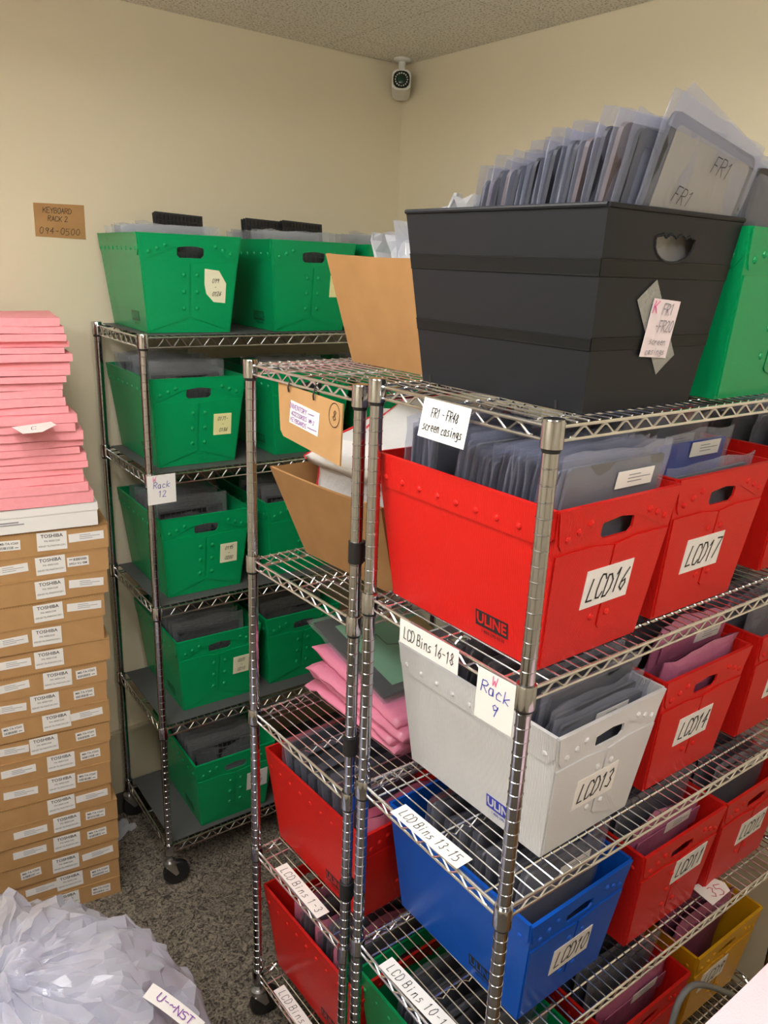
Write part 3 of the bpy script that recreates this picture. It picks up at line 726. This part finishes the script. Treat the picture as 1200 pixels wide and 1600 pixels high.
# green bins of the back rack
def G_(w_): return f'clear-bagged black laptop keyboard standing in the green bin {w_}', f'keyboards in the green bin {w_}'
def keys(b, where, n=8, lift=.0, lean=-4, dy=.04, y0=-.15):
    fill(b, ['keyboard'], n, y0, dy, lean, *G_(where), z=.006 + lift, xj=.008, rzj=.03)
keys('g00', 'with the cut-corner note', 9, .0); keys('g01', 'second on the top shelf', 9, .0); keys('g02', 'third along the top shelf', 6, .01)
keys('g10', 'with the note reading 0171', 9, .01); keys('g11', 'behind the hanging sign', 6); keys('g12', 'seen over the LCD16 bin', 5)
keys('g20', 'beside the Rack 12 paper', 7, -.0, -10); keys('g21', 'behind the lower brown box', 6)
keys('g30', 'with the torn note reading 0201', 8); keys('g31', 'behind the pink pile', 7)
keys('g40', 'on the bottom shelf', 7, .0, -8)
# loose black keyboards showing above the two top bins
for b, xs in (('g00', ((.06, .06, 6),)), ('g01', ((-.03, .07, -3), (.10, .05, 4)))):
    for i, (x, y, a) in enumerate(xs):
        for q in range(3):
            t = thing('laptop_keyboard', 'bare black laptop keyboard poking up from the green bin ' + ('with the cut-corner note' if b == 'g00' else 'second on the top shelf'), 'keyboard', bins[b].matrix_world @ TR(x + .006 * q, y + .03 * q - .02, .250, R(a + q * 3), R(-8), R(2 - q)), 'bare keyboards above ' + b.replace('g00', 'the first top bin').replace('g01', 'the second top bin'))
            for name, me, par in proto('keyboard', 0)[:2]:
                o = put(name, me, t, TR(0, 0, -.165)); o.scale = (.72, 1, 1)
# mailers in the two cardboard trays and the blue bin
for i, (x, y, z, rx, ry) in enumerate([(-.145, .02, .022, -9, 0), (-.10, .02, .018, -11, 0), (-.05, .02, .015, -13, 0), (.01, .02, .015, -12, 0), (-.165, .03, .250, -72, 1), (-.09, -.03, .285, -66, -2)]):
    article('mailer', i % 5, trayB.matrix_world @ TR(x, y, z, R(-90), R(rx), R(ry)), 'white bubble mailer with red edges in the tray under the hanging sign', 'mailers in the lower cardboard tray')
for i in range(4):
    article('mailer', i, bins['BL8'].matrix_world @ TR(-.075 + .042 * i, .0, .022, R(-90), R(-4), 0), 'white bubble mailer with red edges in the blue bin past the tray', 'mailers in the blue bin')
for i, (x, y, z, rz, rx, ry) in enumerate([(-.02, .12, .02, .1, -6, 5), (.03, .085, .04, -.15, 6, -6), (-.02, .045, .03, .2, 3, 8), (.02, .0, .055, -.2, -6, -7), (-.01, -.045, .075, .15, 5, 6), (.02, -.085, .085, -.1, -4, -8), (0, -.125, .095, .1, -4, 5)]):
    article('poly', i % 5, trayT.matrix_world @ TR(x, y, z, rz, R(rx), R(ry)), 'crumpled white plastic pouch in the cardboard tray on top of the middle rack', 'pouches in the upper cardboard tray')

# pile of pink pouches under a bare screen, middle rack
zb = S(Z8, 2)
for i, (x, y, z, rz, tx, ty) in enumerate([(1.215, 1.485, .020, .02, 1.5, 0), (1.225, 1.490, .046, -.05, 3, 1), (1.215, 1.475, .073, .07, 5, 1), (1.24, 1.495, .099, -.02, 7, 2)]):
    M = TR(x, y, zb + z + .004, rz, R(tx), R(-ty)) @ Matrix.Rotation(R(-90), 4, 'X') @ TR(0, 0, -.20)
    t = thing('antistatic_pouch', f'pink antistatic bubble pouch, {("lowest", "second from the bottom", "third from the bottom", "topmost")[i]} of the pile on the middle rack', 'pouch', M, 'pile of pink pouches')
    put('bubble_pouch', bag_mesh(.30, .30, .40, .026, 20 + i, M_pbag, .035, .009, 12, 14, flat='all'), t)
M = TR(1.262, 1.545, zb + .150, -.06, R(9), R(-2))
t = thing('bare_screen', 'bare laptop screen with a green back lying on the pink pouches', 'screen', M)
MB().box((0, 0, 0), (.30, .36, .008)).build('screen_frame', M_bezel, t)
MB().box((.018, -.008, .0048), (.245, .29, .0016)).build('green_backing', M_pcb, t)
MB().box((.12, .02, .0062), (.05, .12, .001)).box((.07, .11, .0062), (.06, .045, .001)).build('brown_tape', M_tape, t)
e = MB()
e.tube([(-.05, .06, .006), (-.02, .05, .006), (-.02, .0, .006), (.03, -.02, .006)], .0012, 4); e.tube([(.0, -.06, .006), (.07, -.05, .006), (.09, .03, .006)], .0012, 4); e.build('thin_wire', M_ink, t)
bm_ = bag_mesh(.325, .325, .40, .016, 33, M_filmc, .03, .006, 12, 14); bm_.materials[0] = M_filmx; put('plastic_bag', bm_, t, Matrix.Rotation(R(-90), 4, 'X') @ TR(0, 0, -.20))

# ------------------------------------------------------------------ papers and signs on the racks
PAPER = dict(M_paper=0)
def rack_tag(rk, W, wd, ht, text, h, ink, lab, wdt=.0016, bend=0, extra=None, **k):
    p = sheet('paper_tag', wd, ht, M_paper, rk, rk.matrix_world.inverted() @ W, bend=bend); p['label'] = lab
    write(p, text, h, wdt, ink, fit=wd * .84, M=OFF if not bend else OFF @ TR(0, 0, abs(bend) * .6), **k)
    if extra: write(p, extra[0], extra[1], wdt, extra[2], OFF @ TR(*extra[3], abs(bend) * .6))
    return p
rack_tag(rack9, frame((.8685, .957, 1.984), (-.02, -1, -.01), (.18, 0, 1)), .117, .066, 'FR1 - FR48\nscreen casings', .0155, M_ink, 'white paper reading FR1 - FR48 screen casings', seed=3, width=.5)
rack_tag(rack9, frame((.8700, .964, 1.574), (0, -1, .012), (0, .02, 1)), .162, .048, 'LCD Bins 16-18', .023, M_ink, 'white paper strip reading LCD Bins 16-18', seed=2, width=.5, gap=.24)
rack_tag(rack9, frame((.8650, .787, 1.550), (.06, -1, -.02), (.0, -.03, 1)), .082, .094, 'Rack\n9', .022, M_inkb, 'white paper reading Rack 9', seed=9, extra=('W', .016, M_inkp, (-.004, .034)))
rack_tag(rack9, frame((.8955, .953, S(Z9, 2) + .003), (.02, -1, 0), (1, 0, 0)), .198, .042, 'LCD Bins 13-15', .022, M_ink, 'white paper strip reading LCD Bins 13-15', seed=12, width=.55, gap=.45)
rack_tag(rack9, frame((.9060, .965, S(Z9, 3) + .003), (.03, -1, 0), (1, 0, 0)), .228, .040, 'LCD Bins 10-12', .022, M_ink, 'white paper strip reading LCD Bins 10-12', seed=4, width=.6, gap=.6)
rack_tag(rack8, frame((.9170, 1.460, S(Z8, 3) + .003), (.0, -1, 0), (1, 0, 0)), .214, .038, 'LCD Bins 1-3', .022, M_ink, 'white paper strip reading LCD Bins 1-3', seed=6, width=.55, gap=.55)
rack_tag(rack8, frame((.9180, 1.475, S(Z8, 4) + .003), (.0, -1, 0), (1, 0, 0)), .214, .036, 'LCD Bins 4-6', .022, M_ink, 'white paper strip reading LCD Bins 4-6', seed=7, width=.55, gap=.55)
rack_tag(rack12, frame((.924, 2.3105, 1.527), (1, .0, 0), (0, 0, 1)), .093, .094, 'Rack\n12', .019, M_inkb, 'white paper reading Rack 12', seed=5, extra=('W', .016, M_inkp, (-.024, .034)))
# hanging cardboard sign
t = sheet('cardboard_sign', .258, .122, M_card, None, frame((.900, 1.425, 1.900), (-.01, -1, -.022), (.03, 0, 1)), [(-.129, .066), (.129, .061), (.132, -.066), (-.098, -.052), (-.112, -.040)], th=.004)
tag(t, 'hanging cardboard sign with a circled 8 under the middle rack top shelf', 'sign')
p = sheet('paper_label', .118, .050, M_paper, t, TR(-.012, .006, .001, R(-4)))
write(p, 'INVENTORY ~~~', .0105, .0012, M_inkv, OFF @ TR(-.012, .014, 0), seed=3, width=.6)
write(p, 'ACCESSORIES  VM-2', .009, .0012, M_inkv, OFF @ TR(-.005, -.001, 0), seed=4, width=.5)
write(p, 'KEYBOARDS ~~~~~', .0095, .0012, M_inkv, OFF @ TR(0, -.0155, 0), seed=5, width=.6)
write(t, '8', .020, .0016, M_ink, TR(.103, .034, .0012), seed=2)
ci = MB(); n = 28
for k in range(n):
    a0, a1 = 2 * math.pi * k / n, 2 * math.pi * (k + 1) / n
    ci.add([(.103 + .019 * math.cos(a0), .034 + .024 * math.sin(a0), 0), (.103 + .0205 * math.cos(a0), .034 + .0255 * math.sin(a0), 0), (.103 + .0205 * math.cos(a1), .034 + .0255 * math.sin(a1), 0), (.103 + .019 * math.cos(a1), .034 + .024 * math.sin(a1), 0)], [(0, 1, 2, 3)])
ci.build('inked_ring', M_ink, t, TR(0, 0, .0010))
for x in (-.075, .028):
    MB().tube([(x, .052, .004), (x, .062, .006), (x, .085, .0), (x, .062, -.008), (x, .052, -.006)], .0022, 6).build('tie_wrap', M_blackrub, t)
# wall sign
t = sheet('wall_sign', .160, .104, M_card, None, frame((.834, YB - .0012, 2.321), (1, 0, 0), (0, 0, 1)), [(-.080, .052), (.080, .055), (.079, -.053), (-.081, -.050)], th=.0008)
tag(t, 'small brown cardboard sign reading KEYBOARD RACK 2 on the beige back wall', 'sign')
write(t, 'KEYBOARD\nRACK 2', .016, .0016, M_ink, OFF @ TR(-.008, .020, 0), seed=11, width=.55)
write(t, '094-0500', .019, .0016, M_ink, OFF @ TR(-.005, -.031, 0), seed=12, width=.6, gap=.45)
t = sheet('paper_tag', .1, .06, M_paper, None, frame((1.715, .756, S(Z9, 3) + .004), (.93, -.36, 0), (.36, .93, .06)), [(-.045, .030), (.030, .044), (.052, .022), (.048, -.004), (-.028, -.034)])
tag(t, 'loose white paper tag with a red 35 lying by the LCD12 bin', 'tag')
write(t, '35', .030, .002, principled('red_ink', (.5, .03, .05), .6), OFF @ TR(.008, .004, 0), seed=2)

# ------------------------------------------------------------------ security camera in the corner
t = thing('security_camera', 'white bullet security camera with a dark face in the ceiling corner', 'camera', TR(2.165, 2.755, ZC))
MB().lathe([(.034, 0), (.034, -.006), (.030, -.010), (.014, -.012), (.012, -.045), (.014, -.05)], 20).build('mount', M_camw, t, smooth=True)
ca = frame((-.012, -.015, -.085), (.78, -.62, 0), (.10, .13, .98))
def rr(w_, h_, r, z): 
    return [(x, y) for x, y in rounded(w_, -h_ / 2, h_ / 2, r)]
MB().prism(rr(.074, .076, .022, 0), -.09, .022, ca).build('housing', M_camw, t)
MB().prism(rr(.064, .064, .024, 0), .0215, .024, ca).build('face_plate', M_dark, t)
MB().lathe([(.017, 0), (.017, .003), (.012, .005), (.001, .006)], 20, ca @ TR(0, 0, .024)).build('lens', M_lens, t, smooth=True)
for k in range(16):
    a = 2 * math.pi * k / 16; MB().lathe([(.0030, 0), (.0028, .0012), (.001, .0018)], 8, ca @ TR(.0235 * math.cos(a), .0235 * math.sin(a), .024)).build('infrared_led', M_led, t)

# ------------------------------------------------------------------ stack of brown cartons, foam pile, sack
ORD = 'first second third fourth fifth sixth seventh eighth ninth tenth eleventh twelfth thirteenth fourteenth fifteenth sixteenth seventeenth eighteenth nineteenth twentieth twenty-first twenty-second twenty-third twenty-fourth'.split()
EDGE = [(.775, 1.417), (.77, 1.337), (.763, 1.262), (.748, 1.185), (.741, 1.106), (.755, 1.022), (.741, .944), (.736, .87), (.74, .796), (.737, .715), (.732, .639), (.728, .559), (.724, .473), (.741, .4), (.74, .319), (.735, .237), (.733, .152), (.732, .073), (.727, 0)]
CW, CD = .50, .165
CA = R(-9)
# per carton from the top: main sticker offset from the right edge, then a long white sticker (L) or a small code sticker (C) with offsets
STK = [(0.166, [('L', 0.066), ('C', 0.287)]), (0.171, [('C', 0.091), ('L', 0.287)]), (0.172, [('L', 0.065)]), (0.169, [('L', 0.062)]), (0.172, [('L', 0.279)]), (0.186, [('L', 0.291)]), (0.153, [('C', 0.065), ('L', 0.289)]), (0.192, [('C', 0.072), ('L', 0.299)]), (0.167, [('L', 0.075), ('C', 0.298)]), (0.208, [('C', 0.078), ('L', 0.306)]), (0.157, [('C', 0.064), ('L', 0.287)]), (0.158, [('C', 0.076), ('L', 0.284)]), (0.162, [('L', 0.063)]), (0.167, [('C', 0.074), ('L', 0.282)]), (0.171, [('C', 0.072), ('L', 0.289)]), (0.177, [('L', 0.071), ('C', 0.289)]), (0.167, [('C', 0.066), ('L', 0.258)]), (0.184, [('C', 0.067)])]
for i in range(18):
    xr = EDGE[i][0]; z1 = EDGE[i][1] - .0008; z0 = EDGE[i + 1][1] + .0002; h = z1 - z0
    sh = (xr - .745) * .5
    M = TR(xr, 2.40 - sh * .3 + rnd.uniform(-.003, .003), z0, CA + R(rnd.uniform(-.8, .8)))
    t = thing('carton', f'flat brown cardboard carton, {ORD[i]} from the top of the tall stack', 'box', M, 'stack of brown cartons')
    b = MB().box((-CW / 2, CD / 2, h / 2), (CW, CD, h)); b.build('body', M_card, t)
    lid = MB(); lid.box((-CW / 2, CD / 2, h - .0006), (CW + .002, CD + .002, .0022))
    for k in range(62): lid.box((-.004 - k * .008, -.0008, h - .0035), (.0042, .0014, .0016))
    lid.build('lid_edge', M_card if i % 3 else M_cardd, t)
    FM = frame((0, -.0006, h / 2), (1, 0, 0), (0, 0, 1))
    cx, others = STK[i]; cm = 1.0
    p = sheet('product_sticker', .086, .058, M_paper, t, FM @ TR(-cx, .002, .0006, R(rnd.uniform(-1.5, 1.5))), th=.0005)
    put('lettering', printed('TOSHIBA', .0155, M_ink, .012, 1.0), p, TR(.0, .017, .0004))
    put('lettering', printed('P/N: 4000015240', .0085, M_ink, .0, .75), p, TR(.0, .001, .0004))
    put('lettering', printed('HDR-KEY-TKL-PHANTOM-COM 1', .0085, M_ink, .0, .62), p, TR(.0, -.015, .0004))
    for kd, off in others:
        if kd == 'L':
            p = asset_label(t, FM @ TR(-off, .004, .0006, R(rnd.uniform(-3, 3))), .104, .027, .0005)
        else:
            fl = 180 if i == 1 else rnd.uniform(-3, 3)
            p = sheet('code_sticker', .064, .031, M_paper, t, FM @ TR(-off, .003, .0006, R(fl)), th=.0005)
            put('lettering', printed('MB-TA-V260', .0105, M_ink, .01, .95), p, TR(0, .006, .0004))
            br = MB(); x = -.026
            while x < .012: wq = rnd.choice((.0007, .0012, .0018)); br.box((x, -.007, .0003), (wq, .008, .0002)); x += wq + .0013
            br.box((.021, -.008, .0003), (.010, .002, .0002)); br.build('barcode', M_ink, p)
# white flat box on the cartons
M = TR(.745, 2.392, 1.4178, CA)
t = thing('flat_box', 'flat white cardboard box between the pink foam and the brown cartons', 'box', M)
MB().box((-.24, .085, .036), (.48, .17, .072)).build('body', M_paper, t)
MB().box((-.24, .085, .0725), (.484, .174, .0022)).box((-.24, -.0012, .060), (.484, .002, .022)).build('lid', M_paper, t)
MB().box((-.26, -.0012, .035), (.07, .0006, .004)).box((-.255, -.0012, .028), (.09, .0006, .003)).build('lettering', M_inkg, t)
# foam pile
FO = [(.682, 2.048), (.692, 2.024), (.695, 2.003), (.705, 1.982), (.687, 1.965), (.706, 1.948), (.7, 1.925), (.698, 1.902), (.684, 1.885), (.677, 1.866), (.675, 1.843), (.682, 1.82), (.689, 1.794), (.707, 1.772), (.699, 1.745), (.722, 1.72), (.723, 1.692), (.711, 1.669), (.729, 1.648), (.73, 1.623), (.716, 1.603), (.714, 1.583), (.723, 1.560), (.737, 1.532), (.744, 1.4935)]
def foam_mesh(wd, dp, th, droop, seed, mat, name='foam_sheet'):
    nx, ny = 14, 5; vs = []; fs = []; off = Vector((seed * 5.1, 0, 0))
    for k in (0, 1):
        for j in range(ny + 1):
            for i in range(nx + 1):
                x = -wd * i / nx; y = dp * j / ny; f = i / nx
                dz = -droop * (f ** 1.7) + .0022 * noise.noise(Vector((x * 7, y * 5, 0)) + off)
                e = .0016 * noise.noise(Vector((x * 30 + k * 3, y * 30, 4)) + off)
                vs.append((x + e, y + (.003 * noise.noise(Vector((x * 9, 2, 0)) + off) if j == 0 else 0), (th if k else 0) + dz))
    n1 = (nx + 1) * (ny + 1)
    for j in range(ny):
        for i in range(nx):
            a = j * (nx + 1) + i; q = (a, a + nx + 1, a + nx + 2, a + 1); fs.append(q[::-1] if False else (a, a + nx + 1, a + nx + 2, a + 1)); fs.append(tuple(n1 + t for t in (a, a + 1, a + nx + 2, a + nx + 1)))
    ring = [i for i in range(nx + 1)] + [j * (nx + 1) + nx for j in range(1, ny + 1)] + [ny * (nx + 1) + i for i in range(nx - 1, -1, -1)] + [j * (nx + 1) for j in range(ny - 1, 0, -1)]
    for a, b in zip(ring, ring[1:] + ring[:1]): fs.append((a, b, n1 + b, n1 + a))
    mb = MB(); mb.add(vs, fs)
    return mb.mesh(name, mat, True)
for i in range(24):
    x, z1 = FO[i]; z0 = FO[i + 1][1]; th = z1 - z0 - .0015
    dr = (.012 if i > 18 else .004) * (1 if i < 23 else .3)
    o = put('foam_sheet', foam_mesh(.46, .30, th, 0, i, M_pink), None, TR(x, 2.400 + rnd.uniform(-.012, .012), z0, CA + R(rnd.uniform(-2, 2)), R(rnd.uniform(-.3, .3)), R(rnd.uniform(-.25, .25))))
    tag(o, f'pink foam sheet, {ORD[i]} from the top of the pile on the white box', 'foam sheet', 'pile of pink foam sheets')
t = sheet('paper_slip', .11, .07, M_paper, None, TR(.575, 2.365, 1.7435, R(-12), R(10), R(-5)), [(-.055, .03), (.05, .035), (.062, .005), (.02, -.035), (-.03, -.03)])
tag(t, 'white paper slip poking out of the pink foam pile', 'paper')
strokes('C', .022, .0016).build('lettering', M_ink, t, OFF)
# pale pink foam at the near corner on its carton
t = thing('carton', 'plain brown carton under the pale pink foam sheet', 'box', TR(1.15, .13, 0))
MB().box((0, 0, .54), (.52, .5, 1.08)).build('body', M_card, t); MB().box((0, 0, 1.081), (.522, .06, .002)).build('packing_tape', M_tape, t)
for i in range(2):
    o = put('foam_sheet', foam_mesh(.70, .62, .034, 0, 50 + i, M_pinkl), None, TR(1.56, -.218 - i * .02, 1.084 + .036 * (1 - i), 0))
    tag(o, ('pale pink foam sheet topmost at the near corner beside the front rack', 'pale pink foam sheet under the topmost one at the near corner')[i], 'foam sheet')
# grey cord standing in front of the yellow bin
t = thing('power_cord', 'grey power cord arching in front of the yellow bin', 'cord', TR(1.40, .64, 0))
cp = [(0, 0, .012), (0, .005, .2), (.002, .008, .50), (.005, .012, .60), (.025, .015, .655), (.065, .016, .668), (.12, .016, .640), (.22, .015, .56), (.33, .012, .46), (.44, .0, .30), (.5, -.05, .1), (.52, -.12, .012)]
def smooth(pts, n=6):
    P = [Vector(p) for p in pts]; out = []
    for i in range(len(P) - 1):
        a = P[max(i - 1, 0)]; b = P[i]; c = P[i + 1]; d = P[min(i + 2, len(P) - 1)]
        for k in range(n):
            u = k / n; out.append(.5 * ((2 * b) + (c - a) * u + (2 * a - 5 * b + 4 * c - d) * u * u + (3 * b - a - 3 * c + d) * u ** 3))
    return out + [P[-1]]
MB().tube(smooth(cp), .0075, 10).build('cable', M_cord, t, smooth=True)
MB().tube([(0, .007, .45), (.002, .008, .53), (.003, .010, .585)], .0125, 10).tube([(0, .007, .44), (0, .007, .47)], .016, 10).build('strain_relief', M_blackrub, t, smooth=True)

# clear sack on the floor
def sack_mesh(Rm0, KX, KY, KZ, zm, fold, rough, seed, na, nr, knot=True):
    vs = []; fs = []; sd = Vector((seed, seed * 2, 0))
    for j in range(nr + 1):
        f = j / nr
        for k in range(na):
            a = 2 * math.pi * k / na; ca_, sa_ = math.cos(a), math.sin(a)
            Rm = Rm0 * (1 + .05 * math.cos(2 * a + .6) + .03 * math.cos(3 * a + 1))
            if f < .62:
                g = f / .62; r = Rm * (.03 + .97 * g ** .9); z = zm + (KZ - zm) * (1 - g ** 2.2); cx, cy = KX * (1 - g), KY * (1 - g)
                fl = noise.noise(Vector((ca_ * 5, sa_ * 5, g * .8)) + sd) * 1.6 + noise.noise(Vector((ca_ * 11, sa_ * 11, g * 1.2)) + sd)
                pl = fold * (1 - 1.8 * abs(fl)) * min(1, g * 3) * (1 - .35 * g)
            else:
                g = (f - .62) / .38; r = Rm * (1 + .10 * math.sin(g * math.pi)) * (1 if g < .8 else 1 - (g - .8) * .5); z = zm * (1 - g) + .004; cx = cy = 0
                fl = noise.noise(Vector((ca_ * 5, sa_ * 5, .8 + g)) + sd) * 1.6 + noise.noise(Vector((ca_ * 11, sa_ * 11, 1.2 + g)) + sd)
                pl = fold * .65 * (1 - 1.8 * abs(fl)) * (1 - g)
            q = Vector((r * ca_ * 4 + cx * 4, r * sa_ * 4, z * 4)) + sd
            d = rough * (1.2 * noise.noise(q) + .8 * (1 - 3 * abs(noise.noise(q * 1.7 + Vector((5, 5, 5))))))
            m = min(1, f * 3)
            r2 = r + (d * .7 + pl * .3) * m; z2 = max(.004, z + (pl + d * m) * (1 if f < .62 else max(0, 1 - g)))
            vs.append((cx + r2 * ca_, cy + r2 * sa_, z2))
    for j in range(nr):
        for k in range(na):
            b = (k + 1) % na; fs.append((j * na + k, (j + 1) * na + k, (j + 1) * na + b, j * na + b))
    fs.append(tuple(nr * na + k for k in range(na)))
    return MB().add(vs, fs)
def crumple(mb, amp, seed):
    rr_ = random.Random(seed); n = len(mb.v)
    mb.v = [(x + rr_.uniform(-amp, amp), y + rr_.uniform(-amp, amp), max(.003, z + rr_.uniform(-amp, amp) * .35)) for x, y, z in mb.v]
    out = []
    for f in mb.f:
        if len(f) == 4:
            a, b, c, d = f
            out += [(a, b, c), (a, c, d)] if rr_.random() < .5 else [(a, b, d), (b, c, d)]
        else: out.append(f)
    mb.f = out
    return mb
def sack():
    t = thing('plastic_sack', 'big translucent plastic sack knotted shut on the carpet beside the cartons', 'bag', TR(0, 1.60, 0))
    KX, KY, KZ = .19, -.02, .66
    crumple(sack_mesh(.575, KX, KY, KZ, .44, .024, .024, 3, 130, 26), .009, 5).build('film', M_bagbig, t, smooth=True).data.set_sharp_from_angle(angle=R(17))
    crumple(sack_mesh(.55, KX, KY, KZ - .045, .42, .016, .030, 8, 60, 20), .012, 6).build('inner_film', M_bagbig, t, smooth=True).data.set_sharp_from_angle(angle=R(17))
    crumple(sack_mesh(.50, KX, KY, KZ - .11, .37, .012, .070, 11, 40, 22), .02, 7).build('wrapped_contents', principled('foam_offcuts', (.20, .20, .25), .4, var=(5, (.62, .62, .70), .35, .65)), t, smooth=True)
    k = MB(); vs = []; fs = []; seg = 90
    pr = [(.050, -.035), (.030, -.005), (.020, .012), (.024, .022), (.034, .034), (.050, .042), (.066, .036), (.078, .020), (.085, -.004)]
    for i_, (r, z) in enumerate(pr):
        for q in range(seg):
            a = 2 * math.pi * q / seg; r2 = r * (1 + .16 * math.sin(a * 13) + .22 * math.sin(a * 2 + 1) * (i_ / 8)); vs.append((KX + r2 * math.cos(a), KY + r2 * math.sin(a), KZ + z + .012 * math.sin(a * 9) * (i_ / 8) + .03 * math.sin(a + 2) * (i_ / 8)))
    for j in range(len(pr) - 1):
        for q in range(seg):
            b = (q + 1) % seg; fs.append((j * seg + q, j * seg + b, (j + 1) * seg + b, (j + 1) * seg + q))
    k.add(vs, fs); k.build('knotted_neck', M_bagbig, t, smooth='all')
    return t
sk = sack()
p = sheet('paper_tag', .15, .045, M_paper, sk, frame((.515, -.240, .580), (.50, -.75, -.42), (.78, .60, -.14)), bend=-.004); p['label'] = 'white paper slip with violet handwriting'
write(p, 'U-~NST', .022, .0022, M_inkv, OFF @ TR(0, 0, .003), seed=3, fit=.12)
o = MB()
vs = []; fs = []
for j in range(9):
    for i in range(9):
        x, y = i / 8 - .5, j / 8 - .5; vs.append((x * .12, y * .09, .035 + .03 * noise.noise(Vector((x * 5, y * 5, 2))) - .05 * (x * x + y * y)))
for j in range(8):
    for i in range(8): a = j * 9 + i; fs.append((a, a + 1, a + 10, a + 9))
o.add(vs, fs); o = o.build('plastic_scrap', M_filmw, None, TR(.835, 2.72, -.012, .4), smooth='all')
tag(o, 'scrap of clear plastic on the carpet behind the cartons', 'plastic scrap')
